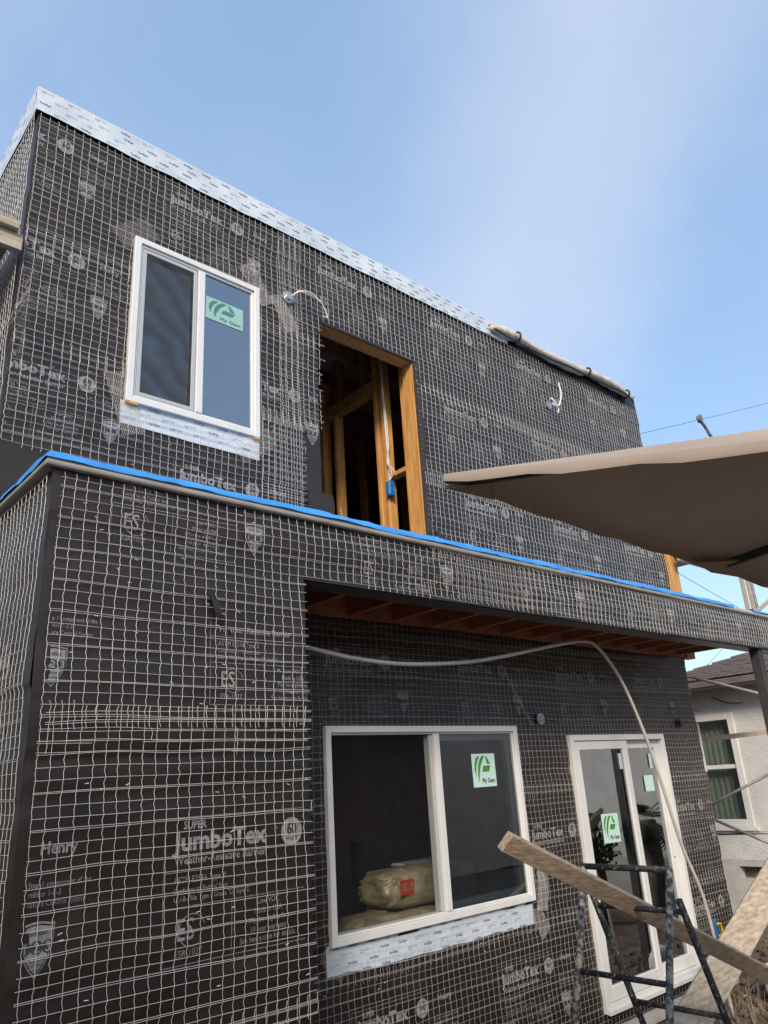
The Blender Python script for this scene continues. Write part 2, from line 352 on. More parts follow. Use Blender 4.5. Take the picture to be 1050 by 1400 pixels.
# ------------------------------------------------------------------ wall surfaces: paper, lath, printing
LAP = .93
def disp(u, v, seed):
    d = .012*(fbm(u*1.3, v*1.6, seed)-.6) + .008*(vn(u*.7, v*13, seed+11)-.6) + .004*(vn(u*9, v*9, seed+2)-.6)
    fr = np.mod(v - .12*seed - .02*vn(u*.6, v*0, seed+4), LAP)/LAP
    return d + .007*(1-fr)
class Wall:
    def __init__(s, o, U, Nn, seed): s.o = np.array(o, float); s.U = np.array(U, float); s.N = np.array(Nn, float); s.seed = seed
    def at(s, u, v, n):
        u, v, n = np.broadcast_arrays(u, v, n)
        return s.o + u[..., None]*s.U + v[..., None]*np.array([0, 0, 1.]) + n[..., None]*s.N
    def paper(s, name, parent, u0, u1, v0, v1, holes=(), du=.05, dv=.02, keep=None, base=0.0):
        us = np.linspace(u0, u1, max(2, int((u1-u0)/du)+1)); vs = np.linspace(v0, v1, max(2, int((v1-v0)/dv)+1))
        for a, b, c, d in holes:
            us = np.r_[us, [q for q in (a, b) if u0 < q < u1]]; vs = np.r_[vs, [q for q in (c, d) if v0 < q < v1]]
        us = np.unique(us.round(4)); vs = np.unique(vs.round(4))
        G = np.meshgrid(us, vs, indexing='ij'); P = s.at(G[0], G[1], disp(G[0], G[1], s.seed)+base)
        nu, nv = len(us), len(vs); I = np.arange(nu*nv).reshape(nu, nv)
        F = np.stack([I[:-1, :-1], I[1:, :-1], I[1:, 1:], I[:-1, 1:]], -1)
        cu = (us[:-1]+us[1:])[:, None]/2 + 0*vs[None, 1:]; cv = (vs[:-1]+vs[1:])[None, :]/2 + 0*us[1:, None]
        k = np.ones_like(cu, bool)
        for a, b, c, d in holes: k &= ~((cu > a) & (cu < b) & (cv > c) & (cv < d))
        if keep is not None: k &= keep(cu, cv)
        F = F[k]
        if np.dot(np.cross(s.U, [0, 0, 1]), s.N) < 0: F = F[:, ::-1]
        u, inv = np.unique(F, return_inverse=True)
        return np_obj(name, P.reshape(-1, 3)[u], inv.reshape(F.shape), 'paper', parent, smooth=True)
    def lath(s, parent, u0, u1, v0, v1, keep=None, cu=.051, cv=.0435, r=.00125, seed=0, off=.010, amp=.010, double=3, lap=True, phase=0, label=None, name='wire_lath'):
        Vs, Fs = [], []; nb = 0; sd = s.seed+seed+20; rs = np.random.RandomState(sd)
        def emit(u, v, n, horiz):
            nonlocal nb
            P, K = u.shape
            ang = np.array([math.pi/2, math.pi/2+2.094, math.pi/2+4.189])
            ct, st = np.cos(ang)*r, np.sin(ang)*r
            if horiz: uu, vv, nn = u[..., None]+0*ct, v[..., None]+ct, n[..., None]+st
            else: uu, vv, nn = u[..., None]+ct, v[..., None]+0*ct, n[..., None]+st
            X = s.at(uu, vv, nn)                                   # P,K,3,3
            I = nb + np.arange(P*K*3).reshape(P, K, 3); nb += P*K*3
            um, vm = (u[:, 1:]+u[:, :-1])/2, (v[:, 1:]+v[:, :-1])/2
            k = (um >= u0) & (um <= u1) & (vm >= v0) & (vm <= v1)
            if keep is not None: k &= keep(um, vm)
            for j in range(3):
                j2 = (j+1) % 3
                Fs.append(np.stack([I[:, :-1, j], I[:, 1:, j], I[:, 1:, j2], I[:, :-1, j2]], -1)[k])
            Vs.append(X.reshape(-1, 3))
        def warp(u, v):
            return (amp*2.2*(vn(u*.9, v*1.6, sd)-.5) + amp*.9*(vn(u*5, v*4, sd+1)-.5),
                    amp*3.0*(vn(u*1.1, v*1.3, sd+2)-.5) + amp*.9*(vn(u*4, v*7, sd+3)-.5),
                    off + disp(u, v, s.seed) + .008*vn(u*2.2, v*5, sd+4))
        rows = np.arange(v0+phase*cv, v1+.02, cv) + rs.uniform(-.003, .003, len(np.arange(v0+phase*cv, v1+.02, cv)))
        us = np.arange(u0-.02, u1+.03, cu/2)
        G = np.meshgrid(rows, us, indexing='ij'); du_, dv_, n_ = warp(G[1], G[0]); emit(G[1], G[0]+dv_, n_+.0012, True)
        dr = rows[::double]+.0065
        G = np.meshgrid(dr, us, indexing='ij'); du_, dv_, n_ = warp(G[1], G[0])
        emit(G[1], G[0]+dv_+.006*(vn(G[1]*3.1, G[0]*11, sd+7)-.55), n_+.002, True)
        cols = np.arange(u0+.008, u1, cu); cols = cols + rs.uniform(-.003, .003, len(cols))
        vs = np.arange(v0-.02, v1+.02, cv/2)
        G = np.meshgrid(cols, vs, indexing='ij'); du_, dv_, n_ = warp(G[0], G[1])
        zig = np.where(np.arange(len(vs)) % 2 == 0, -.0022, .0022)[None, :] * rs.uniform(.2, 1.6, G[0].shape)
        emit(G[0]+du_+zig+rs.uniform(-.0012, .0012, G[0].shape), G[1]+dv_, n_, False)
        V = np.vstack(Vs); F = np.vstack(Fs); u, inv = np.unique(F, return_inverse=True)
        return np_obj(name, V[u], inv.reshape(F.shape), 'wire', parent, smooth=True, kind='stuff')
    def diamond(s, parent, u, v, w, h, ang, cell=.019, seed=0, r=.0008):
        """small strip of fine diamond-mesh lath, turned by ang"""
        rs = np.random.RandomState(seed+99); ca, sa = math.cos(ang), math.sin(ang); Vs, Fs = [], []; nb = 0
        bend = rs.uniform(-.5, .5)
        for sg in (-1, 1):
            for c in np.arange(-(w+h)/2, (w+h)/2, cell):
                t = np.arange(-(w+h)/2, (w+h)/2, .011); x = c*.7+t*.5*sg*1.0; y = t*.9
                k0 = (abs(x) < w/2) & (abs(y) < h/2)
                if k0.sum() < 2: continue
                x, y = x[k0], y[k0]
                x = x + bend*(y/h)**2*w*.8
                uu = u + x*ca - y*sa + .002*vn(x*40, y*40, seed); vv = v + x*sa + y*ca
                n = disp(uu, vv, s.seed)+.014+.02*np.abs(vn(x*7, y*7, seed+3)-.3)
                ra = np.array([math.pi/2, math.pi/2+2.094, math.pi/2+4.189])
                X = s.at(uu[:, None]+np.cos(ra)*r, vv[:, None]+0*ra, n[:, None]+np.sin(ra)*r)
                K = len(x); I = nb+np.arange(K*3).reshape(K, 3); nb += K*3; Vs.append(X.reshape(-1, 3))
                for j in range(3): Fs.append(np.stack([I[:-1, j], I[1:, j], I[1:, (j+1) % 3], I[:-1, (j+1) % 3]], -1))
        return np_obj('corner_lath_strip', np.vstack(Vs), np.vstack(Fs), 'wire', parent, smooth=True, kind='stuff')
    def stamp(s, parent, P, u, v, keep=None, mats=('paper_print', 'ink_dark'), name='printed_lettering', lift=.0040, scale=1.0, base=0.0, flat=None):
        V, T, M = P
        uu = V[:, 0]*scale+u; vv = V[:, 1]*scale+v
        if keep is not None:
            k = keep(uu, vv); kt = k[T].all(1); T = T[kt]; M = M[kt]
            if len(T) == 0: return None
        d = (disp(uu, vv, s.seed) if flat is None else flat) + lift + base
        vm = np.zeros(len(V)); np.maximum.at(vm, T.ravel(), np.repeat(M, 3)); d = d + vm*.0020
        X = s.at(uu, vv, d); q, inv = np.unique(T, return_inverse=True)
        return np_obj(name, X[q], inv.reshape(T.shape), list(mats), parent, midx=M, kind='stuff')

# ------------------------------------------------------------------ print artwork of the building paper
def shield(p, x, y, s=1.0):
    pts = []
    for t in np.linspace(-1, 1, 9): pts.append((x+t*.058*s, y+(.072+.012*math.cos(t*math.pi/2)+(.006 if abs(t) > .9 else 0))*s))
    for t in np.linspace(0, 1, 9)[1:]: pts.append((x+.058*s*(1-t**2.6), y+(.072-.16*t)*s))
    rt = pts[9:-1]
    for q in reversed(rt): pts.append((2*x-q[0], q[1]))
    pts = np.array(pts); c = np.array([x, y])
    def loop(k0, k1, m):
        A = c+(pts-c)*k0; B = c+(pts-c)*k1; n = len(pts)
        p.tri(np.vstack([A, B]), [f for i in range(n) for f in ((i, n+i, n+(i+1) % n), (i, n+(i+1) % n, (i+1) % n))], m)
    loop(.92, 1.0, 0); p.poly(c+(pts-c)*.86, 0)
    p.text('Fortifiber', x, y+.042*s, .016*s, .8, 0, 'CENTER', 1)
    for i, ch in enumerate('123'):
        p.ring(x+(i-1)*.038*s, y+.006*s, .0*s, .021*s, n=16, m=1)
    p.text('MOISTURE', x, y-.036*s, .011*s, .85, 0, 'CENTER', 1); p.text('CONTROL', x, y-.053*s, .011*s, .85, 0, 'CENTER', 1); p.text('SYSTEM', x, y-.069*s, .010*s, .8, 0, 'CENTER', 1)
    q = Print(); 
    for i, ch in enumerate('123'): q.text(ch, x+(i-1)*.038*s, y-.009*s, .030*s, .95, .0012, 'CENTER', 0)
    return q
def make_unit():
    p = Print()
    p.text('SUPER', -.52, .048, .030, .85, .0012)
    p.text('JumboTex', -.555, -.030, .068, 1.04, .0035)
    p.text('\u00ae', -.085, .012, .014)
    p.ring(0, 0, 0, .056, n=28); p.text('60', 0, -.012, .050, .72, .0022, 'CENTER', 1); p.text('MINUTE', 0, -.037, .014, .8, 0, 'CENTER', 1)
    p.text('Weather-Resistive Barrier', -.555, -.080, .030, .92, .0008)
    p.rect(-.60, .0, -.108, -.105)
    p.text('ASTM E2556 Type II', -.555, -.148, .024, .8)
    p.text('Conforms to Federal Spec', -.555, -.182, .019, .82); p.text('UU-B-790a Type I, Grade "D" Style 2', -.555, -.212, .019, .82)
    p.rect(-.60, .06, -.232, -.2295); p.rect(-.30, -.2975, -.42, -.232)
    p.text('ES', -.545, -.345, .075, .8, .0008); p.ring(-.475, -.315, .055, .058, 0.3, 5.6); p.text('ESR-1027', -.545, -.402, .025, .85)
    for i, t in enumerate(('Low VOC', 'Made in USA', 'May be eligible for', '10-year warranty', 'See henry.com for details.')): p.text(t, -.125, -.265-.034*i, .022, .82, 0, 'CENTER')
    for a in ((-.60, .06, .09, .0925), (-.60, .06, -.43, -.4275), (-.60, -.5975, -.43, .09)): p.rect(*a)
    for i, t in enumerate(('A Step 1 component of the', 'Fortifiber 1-2-3', 'Moisture Control System')): p.text(t, .10, -.095-.030*i, .019, .8)
    q = shield(p, .165, -.285)
    p.text('Henry', .15, .010, .040, .9, .0015)
    V, T, M = p.arrays(.03); V2, T2, M2 = q.arrays()
    return (np.vstack([V, V2]), np.vstack([T, T2+len(V)]), np.r_[M, M2]), len(T)
UNIT, nT = make_unit()
# digits of the shield lie on top of the dark discs: lift them by a third layer
UV, UT, UM = UNIT
UNITA = (UV, UT[:nT], UM[:nT]); DIG = (UV, UT[nT:], UM[nT:])
def unit(wall, parent, u, v, keep=None, scale=.92):
    wall.stamp(parent, UNITA, u, v, keep, scale=scale)
    wall.stamp(parent, DIG, u, v, keep, scale=scale, lift=.0078)

# ================================================================== SETTING
def ground():
    n = 90; xs = np.r_[np.linspace(-250, -6, 12), np.linspace(-5, 14, n), np.linspace(15, 300, 12)]; ys = np.r_[np.linspace(-250, -9, 12), np.linspace(-8, 12, n), np.linspace(13, 300, 12)]
    G = np.meshgrid(xs, ys, indexing='ij'); near = (np.abs(G[0]-5) < 9) & (np.abs(G[1]-2) < 9)
    z = np.where(near, .10*(fbm(G[0]*1.2, G[1]*1.2, 3)-.62), -.03)
    V = np.stack([G[0], G[1], z], -1).reshape(-1, 3); I = np.arange(len(V)).reshape(len(xs), len(ys))
    o = np_obj('ground', V, np.stack([I[:-1, :-1], I[1:, :-1], I[1:, 1:], I[:-1, 1:]], -1).reshape(-1, 4), 'soil', smooth=True); o['kind'] = 'structure'
ground()

# ================================================================== THE HOUSE
XL, XR = .915, 7.78          # left and right ends
YA, YB = 2.98, 3.90          # front of the low block, front of the main wall
XBLK = 2.18                  # right end of the low block
ZF, ZC0, ZC1 = 2.93, 3.24, 3.31   # underside of fascia, bottom and top of roof edge
ZT = 6.12                    # parapet top
house = tag(empty('house', (XL, YA, 0)), 'two-storey flat-roofed house wrapped in dark building paper and wire lath', 'house')
UW = (1.56, 2.485, 4.145, 5.33)     # upper window  X0 X1 Z0 Z1
LW = (2.95, 4.815, 1.075, 2.297)    # lower window
DR = (5.495, 7.015, .215, 2.222)    # sliding door
OP = (3.01, 4.025, 3.30, 5.285)     # unfinished doorway upstairs

def cored(name, holes, x0, x1, z0, z1, y0, y1, mat, parent):
    xs = sorted({x0, x1, *[h[0] for h in holes], *[h[1] for h in holes]}); m = MB()
    for a, b in zip(xs[:-1], xs[1:]):
        hs = sorted([h for h in holes if h[0] < (a+b)/2 < h[1]], key=lambda h: h[2]); z = z0
        for h in hs:
            if h[2] > z: m.box(a, b, y0, y1, z, h[2])
            z = h[3]
        if z < z1: m.box(a, b, y0, y1, z, z1)
    return m.build(name, mat, parent)
g = .03
cored('wall_sheathing', [(h[0]+g, h[1]-g, h[2]+g, h[3]-g) for h in (LW, DR)] , XL+.03, XR-.02, .12, 3.09, YB+.02, YB+.13, 'interior', house)
cored('wall_sheathing', [(UW[0]+g, UW[1]-g, UW[2]+g, UW[3]-g), (OP[0]-.04, OP[1]+.04, 3.1, OP[3]+.09)], XL+.03, XR-.02, 3.1, ZT-.05, YB+.02, YB+.11, 'interior', house)
# shell: side and back walls, floors, roof
m = MB(); m.box(XL+.02, XL+.12, YB+.132, 10, .1, ZT-.05); m.build('side_wall', 'interior', house)
m = MB(); m.box(XR-.12, XR-.005, YB+.132, 10, .1, ZT-.05); m.build('side_wall', 'paper', house)
m = MB(); m.box(XL+.02, XR-.02, 10, 10.1, .1, ZT-.05); m.build('back_wall', 'interior', house)
m = MB(); m.box(XL+.13, XR-.13, YB+.14, 9.99, 5.86, 5.95); m.build('main_roof', 'interior', house)
m = MB(); m.box(XL+.13, XR-.13, YB+.14, 9.99, 2.86, 3.16); m.build('upper_floor', 'interior_floor', house)
m = MB(); m.box(XL+.13, XR-.13, YB+.14, 9.99, .1, .24); m.build('ground_floor', 'interior_floor', house)
m = MB(); m.box(XL+.02, XBLK-.01, YA+.03, YB+.018, 0, ZF+.2); m.build('low_block_core', 'interior', house)
m = MB(); m.box(XBLK-.009, XBLK+.004, YA+.02, YB+.01, 0, ZF+.22); m.build('low_block_return', 'paper', house)
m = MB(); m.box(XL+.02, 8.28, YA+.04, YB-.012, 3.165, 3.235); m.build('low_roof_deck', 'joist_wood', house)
m = MB(); m.box(XBLK-.02, 8.28, YA+.02, YA+.17, ZF-.002, 3.16); m.build('fascia_beam', 'paper', house)
m = MB(); m.box(XL+.14, 3.9, 7.2, 7.3, .25, 2.85); m.box(3.9, XR-.14, 6.6, 6.7, .25, 2.85); m.build('room_partition', 'interior', house)
m = MB(); m.box(XL+.05, 7.7, YB+.02, YB+.13, 0, .118); m.build('foundation', 'concrete', house)
# soffit joists
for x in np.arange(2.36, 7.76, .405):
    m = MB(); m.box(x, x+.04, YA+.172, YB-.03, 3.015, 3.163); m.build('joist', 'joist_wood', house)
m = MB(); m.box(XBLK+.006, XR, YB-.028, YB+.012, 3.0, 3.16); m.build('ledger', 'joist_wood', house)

wB = Wall((0, YB, 0), (1, 0, 0), (0, -1, 0), 1)      # main wall
wA = Wall((0, YA, 0), (1, 0, 0), (0, -1, 0), 2)      # low block + fascia
wL = Wall((XL, 0, 0), (0, 1, 0), (-1, 0, 0), 3)      # left side, upper
wK = Wall((XL+.004, 0, 0), (0, 1, 0), (-1, 0, 0), 4) # left side, low block
# --- paper skins (parts) ; lath and printing are their sub-parts
upper = wB.paper('upper_wall', house, XL, XR, 3.2, ZT-.02, [UW, (OP[0], OP[1], 3.1, OP[3])])
lower = wB.paper('recessed_wall', house, XBLK, XR, .12, 3.02, [LW, DR])
front = wA.paper('low_block_wall', house, XL, 8.28, 0, 3.25, keep=lambda u, v: (u < XBLK) | (v > ZF))
sideU = wL.paper('upper_side_wall', house, YB, 10.05, 3.2, ZT-.02, du=.08)
sideL = wK.paper('low_side_wall', house, YA, 10.05, 0, 3.25, du=.06)

inr = lambda u, v, h, p=0: (u > h[0]-p) & (u < h[1]+p) & (v > h[2]-p) & (v < h[3]+p)
def keepU(u, v):
    k = ~inr(u, v, UW, .004)
    ej = .018*np.sin(v*41)+.016*np.sin(v*97)
    k &= ~((u > OP[0]+.022+ej) & (u < OP[1]+.015+.3*np.abs(ej)) & (v < OP[3]+.006))
    k &= ~((u > 2.865+.3*ej) & (u < OP[0]+.2) & (v < 4.37))
    k &= ~((u < 1.25) & (v < 3.73-.15*(u-.92)))
    k &= ~((u > 4.0) & (u < 4.5) & (v < 3.62-.25*(u-4.1)))
    return k
wB.lath(upper, XL+.005, XR-.005, 3.25, 5.945, keepU, seed=1)
wB.lath(upper, XL+.005, XR-.005, 4.99, 5.10, lambda u, v: keepU(u, v) & ~inr(u, v, UW, .01), seed=2, phase=.5, off=.016)
wB.lath(upper, 2.66, 2.86, 4.3, 5.93, keepU, seed=3, phase=.4, off=.016)
wB.lath(upper, XL+.01, 3.0, 4.30, 4.40, keepU, seed=4, phase=.6, off=.016)
wB.lath(upper, 4.05, XR-.01, 4.16, 4.29, keepU, seed=14, phase=.6, off=.016)
wB.lath(upper, 2.50, 2.86, 3.3, 4.35, keepU, seed=15, phase=.3, off=.017, cu=.046)
keepR = lambda u, v: ~inr(u, v, LW, .004) & ~inr(u, v, DR, .004) & ~inr(u, v, (LW[0], LW[1]-.02, .2, LW[2]), 0) | inr(u, v, (LW[0]-.02, LW[1], .99, LW[2]-.03)) | inr(u, v, (LW[0]-.05, LW[1]+.05, .1, 1.0))
wB.lath(lower, XBLK+.01, XR-.005, .13, 3.0, keepR, seed=5, r=.00078)
wB.lath(lower, XBLK+.01, XR-.005, .86, .97, lambda u, v: ~inr(u, v, DR, .01), seed=6, phase=.5, off=.016, r=.0007)
wB.lath(lower, XBLK+.01, XR-.005, 1.77, 1.87, lambda u, v: ~inr(u, v, DR, .01) & ~inr(u, v, LW, .01), seed=7, phase=.5, off=.016, r=.0007)
wB.lath(lower, XBLK+.01, XR-.005, 2.60, 2.69, None, seed=8, phase=.5, off=.016, r=.0007)
kA = lambda u, v: (u < XBLK-.008) | (v > ZF+.006)
wA.lath(front, XL+.028, 8.27, .02, ZC0-.005, kA, seed=1)
wA.lath(front, XL+.05, XBLK, 2.205, 2.30, lambda u, v: u < XBLK-.01, seed=2, phase=.5, off=.017, cu=.043)
wA.lath(front, XL+.05, XBLK, 2.10, 2.20, lambda u, v: (u < XBLK-.01) & (v > 2.13+.03*np.sin(u*6)), seed=3, phase=.3, off=.019, cu=.4, double=1)
wA.lath(front, 1.55, XBLK, .96, 1.13, lambda u, v: (u < XBLK-.01) & (v > 1.03+.12*(u-1.9)) , seed=4, phase=.3, off=.019)
wA.lath(front, 2.75, 8.27, ZF+.01, ZC0-.005, lambda u, v: (u-2.75)*1.4 > vn(u*9, v*30, 9), seed=5, phase=.5, off=.017, r=.0008)
wL.lath(sideU, YB+.005, 10.0, 3.3, 5.95, lambda u, v: v > 3.75, seed=1, off=.014)
wK.lath(sideL, YA+.012, 10.0, .02, ZC0-.02, None, seed=1, off=.014, amp=.016)

# printing on the paper
offW = lambda u, v: ~inr(u, v, UW, .02) & ~((u > OP[0]-.01) & (u < OP[1]+.01) & (v < OP[3]+.01)) & (v > 3.3) & (v < 5.93) & (u > XL+.01) & (u < XR-.02)
for u, v in ((1.09, 5.78), (2.31, 5.78), (3.55, 5.78), (4.79, 5.78), (6.01, 5.78), (7.23, 5.78), (1.34, 4.19), (1.22, 4.98), (2.79, 4.57), (2.44, 3.77), (3.66, 4.98),
             (4.88, 4.95), (6.10, 4.95), (7.32, 4.95), (5.03, 4.11), (6.25, 4.11), (7.47, 4.11)): unit(wB, upper, u, v, offW)
offR = lambda u, v: ~inr(u, v, (LW[0], LW[1], LW[2]-.13, LW[3]), .02) & ~inr(u, v, DR, .02) & (v > .13) & (v < 2.98) & (u > XBLK+.01) & (u < XR-.02)
for u, v in ((3.64, .64), (4.91, .64), (7.60, .70), (2.42, 1.45), (5.40, 1.50), (7.55, 1.55), (3.5, 2.72), (4.75, 2.72), (5.97, 2.72), (7.2, 2.72)): unit(wB, lower, u, v, offR)
shp = Print(); shq = shield(shp, 0, 0); wB.stamp(upper, shp.arrays(.03), 2.935, 4.31); wB.stamp(upper, shq.arrays(), 2.935, 4.31, lift=.0078)
offA = lambda u, v: ((u < XBLK-.012) | (v > ZF+.01)) & (v < ZC0) & (u > XL+.05)
unit(wA, front, 2.065, 1.77, offA, 1.0); unit(wA, front, .845, 1.77, offA, 1.0)
lapc = lambda u, v: offA(u, v) & (v < 2.665)
unit(wA, front, 2.20, 2.70, lapc); unit(wA, front, .83, 2.70, lapc)
unit(wA, front, 1.72, 3.35, offA)
for u in (3.06, 4.43, 5.70, 6.95, 8.1): unit(wA, front, u, 3.33, offA)
unit(wA, front, 1.45, .88, offA)
for u in (4.6, 5.8, 7.0): unit(wL, sideU, u, 5.4, None); unit(wL, sideU, u-.5, 4.5, None)
unit(wK, sideL, 3.75, 2.5, None)

# fine diamond lath strips at the window corners and patches
for u, v, ww, h, a in ((1.56, 5.36, .16, .30, -.9), (2.47, 5.36, .15, .34, .6), (1.56, 4.13, .15, .40, .35), (2.46, 4.08, .14, .34, -.9), (2.70, 5.22, .14, .30, .5)):
    wB.diamond(upper, u, v, ww, h, a, seed=int(u*100+v*10))
for u, v, ww, h, a in ((2.97, 1.0, .13, .22, .8), (4.93, 1.20, .13, .42, -.12), (4.86, .93, .13, .20, .5), (4.9, 2.5, .03, .5, .6)):
    wB.diamond(lower, u, v, ww, h, a, seed=int(u*100+v*10))

# staples: small bright crowns holding the lath
def staples(wall, parent, u0, u1, v0, v1, n, keep, seed):
    rs = np.random.RandomState(seed); m = MB()
    for _ in range(n):
        u, v = rs.uniform(u0, u1), rs.uniform(v0, v1)
        if not keep(np.array([u]), np.array([v]))[0]: continue
        d = float(disp(np.array([u]), np.array([v]), wall.seed)[0])+.016; a = rs.uniform(-.4, .4)
        A = wall.at(np.array(u-.008*math.cos(a)), np.array(v-.008*math.sin(a)), np.array(d)); B = wall.at(np.array(u+.008*math.cos(a)), np.array(v+.008*math.sin(a)), np.array(d))
        m.tube([A, B], .0016, 4)
    m.build('staples', 'wire', parent, kind='stuff')
staples(wA, front, XL+.05, XBLK-.02, .3, 3.2, 60, kA, 1); staples(wB, upper, XL+.02, XR-.02, 3.3, 5.9, 170, keepU, 2); staples(wB, lower, XBLK+.02, XR-.02, .3, 2.95, 90, lambda u, v: ~inr(u, v, LW, .02) & ~inr(u, v, DR, .02), 3)

# --- self-adhesive flashing
def ink_rows(w_, h_, pitch=.045, seed=0):
    rs = random.Random(seed); p = Print(); y = -.012; r = 0
    while y > -h_+.012:
        x = .02+(r % 2)*.09
        while x < w_-.10:
            k = rs.random()
            if k < .55: p.text('FortiFlash', x, y-.014, .015, .8, .0004)
            else:
                p.text('WATERPROOF FLASHING', x, y-.005, .006, .8); p.text('Fortifiber', x, y-.016, .007, .8)
            x += .145+rs.uniform(-.01, .03)
        y -= pitch; r += 1
    return p.arrays()
def strip(wall, parent, name, u0, u1, v0, v1, seed, tilt=0, lift=.024, torn=0.006, ink=True):
    us = np.arange(u0, u1+.001, .04); us[-1] = u1; vs = np.linspace(0, 1, 7); G = np.meshgrid(us, vs, indexing='ij')
    v = v0+(v1-v0)*G[1] + torn*(vn(G[0]*7, G[1]*0, seed)-.5)*(1-G[1])*2 + tilt*(G[0]-u0)*(1-G[1])
    n = lift+disp(G[0], v, wall.seed)+.004*(fbm(G[0]*5, v*9, seed)-.5)
    P = wall.at(G[0], v, n); I = np.arange(len(us)*7).reshape(len(us), 7)
    F = np.stack([I[:-1, :-1], I[1:, :-1], I[1:, 1:], I[:-1, 1:]], -1).reshape(-1, 4)
    o = np_obj(name, P.reshape(-1, 3), F, 'flashing_white', parent, smooth=True)
    if ink:
        V, T, M = ink_rows(u1-u0, v1-v0, seed=seed)
        nn = lift+disp(V[:, 0]+u0, V[:, 1]+v1, wall.seed)+.004*(fbm((V[:, 0]+u0)*5, (V[:, 1]+v1)*9, seed)-.5)+.0022
        np_obj('printed_lettering', wall.at(V[:, 0]+u0, V[:, 1]+v1, nn), T, 'flashing_ink', o, kind='stuff')
    return o
strip(wB, house, 'window_flashing', 1.54, 2.49, 4.0, UW[2]+.01, 3, tilt=-.012, lift=.007)
strip(wB, house, 'window_flashing', 2.925, 4.80, .925, LW[2]+.01, 4, lift=.005)
strip(wB, house, 'parapet_flashing', XL-.028, 5.36, 5.945, ZT, 5, torn=.008, lift=.022)
fl = strip(wL, house, 'parapet_flashing', YB-.028, 10.0, 5.945, ZT, 6, torn=.008, lift=.022)
m = MB(); m.box(XL-.02, XR+.01, YB-.022, YB+.16, ZT+.001, ZT+.012); m.box(XL-.02, XL+.14, YB+.162, 10.06, ZT+.001, ZT+.012); m.build('parapet_cap', 'flashing_white', house)
m = MB(); m.box(XL+.02, XR-.004, YB+.012, YB+.11, ZT-.06, ZT-.002); m.build('parapet_core', 'interior', house)

# --- roof edge of the low block: grey metal drip edge and blue membrane
def edge_profile(name, mat, prof, path, seed, amp, parent=house, du=.06):
    """prof: list of (outward, z). path: [(x,y),(nx,ny)] corners with miter"""
    V, F = [], []; np_ = len(prof)
    pts = []
    for (a, b, n) in path:
        a, b = np.array(a, float), np.array(b, float); Ls = np.linalg.norm(b-a); k = max(2, int(Ls/du))
        for t in np.linspace(0, 1, k): pts.append((a+(b-a)*t, np.array(n, float)))
    s = 0; last = None
    for i, (q, n) in enumerate(pts):
        if last is not None: s += np.linalg.norm(q-last)
        last = q
        for j, (o, z) in enumerate(prof):
            jn = amp*(vn(np.array(s*5), np.array(j*3.0), seed)-.5) + amp*.8*(vn(np.array(s*17), np.array(j*3.0), seed+1)-.5)
            V.append((q[0]+n[0]*(o+float(jn)), q[1]+n[1]*(o+float(jn)), z+float(jn)*.7))
    for i in range(len(pts)-1):
        for j in range(np_-1): F.append((i*np_+j, (i+1)*np_+j, (i+1)*np_+j+1, i*np_+j+1))
    return np_obj(name, V, F, mat, parent)
dA = (-.70710678*1.0, -.70710678)
cL, cF = XL-.005, YA-.005
pl = [((cL, 10.0), (cL, cF), (-1, 0)), ((cL, cF), (cL, cF), (-1, -1)), ((cL, cF), (8.3, cF), (0, -1))]
def mitre(path): return path
edge_profile('drip_edge', 'grey_metal', [(-.03, ZC0+.006), (.020, ZC0), (.030, ZC0), (.0265, ZC0+.04), (.006, ZC0+.047)], [((cL, 10.0), (cL, cF+.001), (-1, 0)), ((cL, cF), (cL+.001, cF), (-1, -1)), ((cL+.002, cF), (8.3, cF), (0, -1))], 3, .0012)
edge_profile('roof_membrane', 'blue_membrane', [(.036, ZC0+.028), (.033, ZC0+.050), (.012, ZC1-.004), (-.03, ZC1+.004), (-.20, ZC1-.03)], [((cL, 10.0), (cL, cF+.001), (-1, 0)), ((cL, cF), (cL+.001, cF), (-1, -1)), ((cL+.002, cF), (7.02, cF), (0, -1))], 5, .011, du=.035)
edge_profile('roof_membrane', 'blue_membrane', [(.036, ZC0+.033), (.033, ZC0+.052), (.010, ZC1-.012), (-.04, ZC1-.008), (-.2, ZC1-.03)], [((7.42, cF), (8.29, cF), (0, -1))], 8, .012, du=.035)
m = MB(); m.box(XL+.01, 8.28, YA+.03, YB-.02, ZC0+.002, ZC0+.03); m.build('low_roof_surface', 'blue_membrane', house)
# curled paper flap at the foot of the doorway
def flap(name, pts, mat='paper', thick=.003):
    m = MB(); n = len(pts)
    V = [Vector(p) for a, b in pts for p in (a, b)]; m.add(V, [(2*i, 2*i+1, 2*i+3, 2*i+2) for i in range(n-1)])
    m.add([v+Vector((.0, .004, -.003)) for v in V], [(2*i, 2*i+2, 2*i+3, 2*i+1) for i in range(n-1)]); return m.build(name, mat, house, smooth=True)
flap('paper_flap', [((4.06+.07*i, YB-.05-.04*math.sin(i*.9), 3.78-.045*i), (4.05+.09*i, YB-.16+.01*i, 3.60-.035*i+.03*math.sin(i))) for i in range(8)])
flap('paper_flap', [((2.87, YB-.028, 3.87-.10*i), (OP[0]+.07+.008*math.sin(i*2.1), YB-.034-.01*math.sin(i), 3.86-.10*i)) for i in range(7)])
flap('paper_flap', [((OP[1]-.004, YB-.004, 5.28-.2*i), (OP[1]+.05+.012*math.sin(i*2.3), YB-.022, 5.28-.2*i)) for i in range(10)])

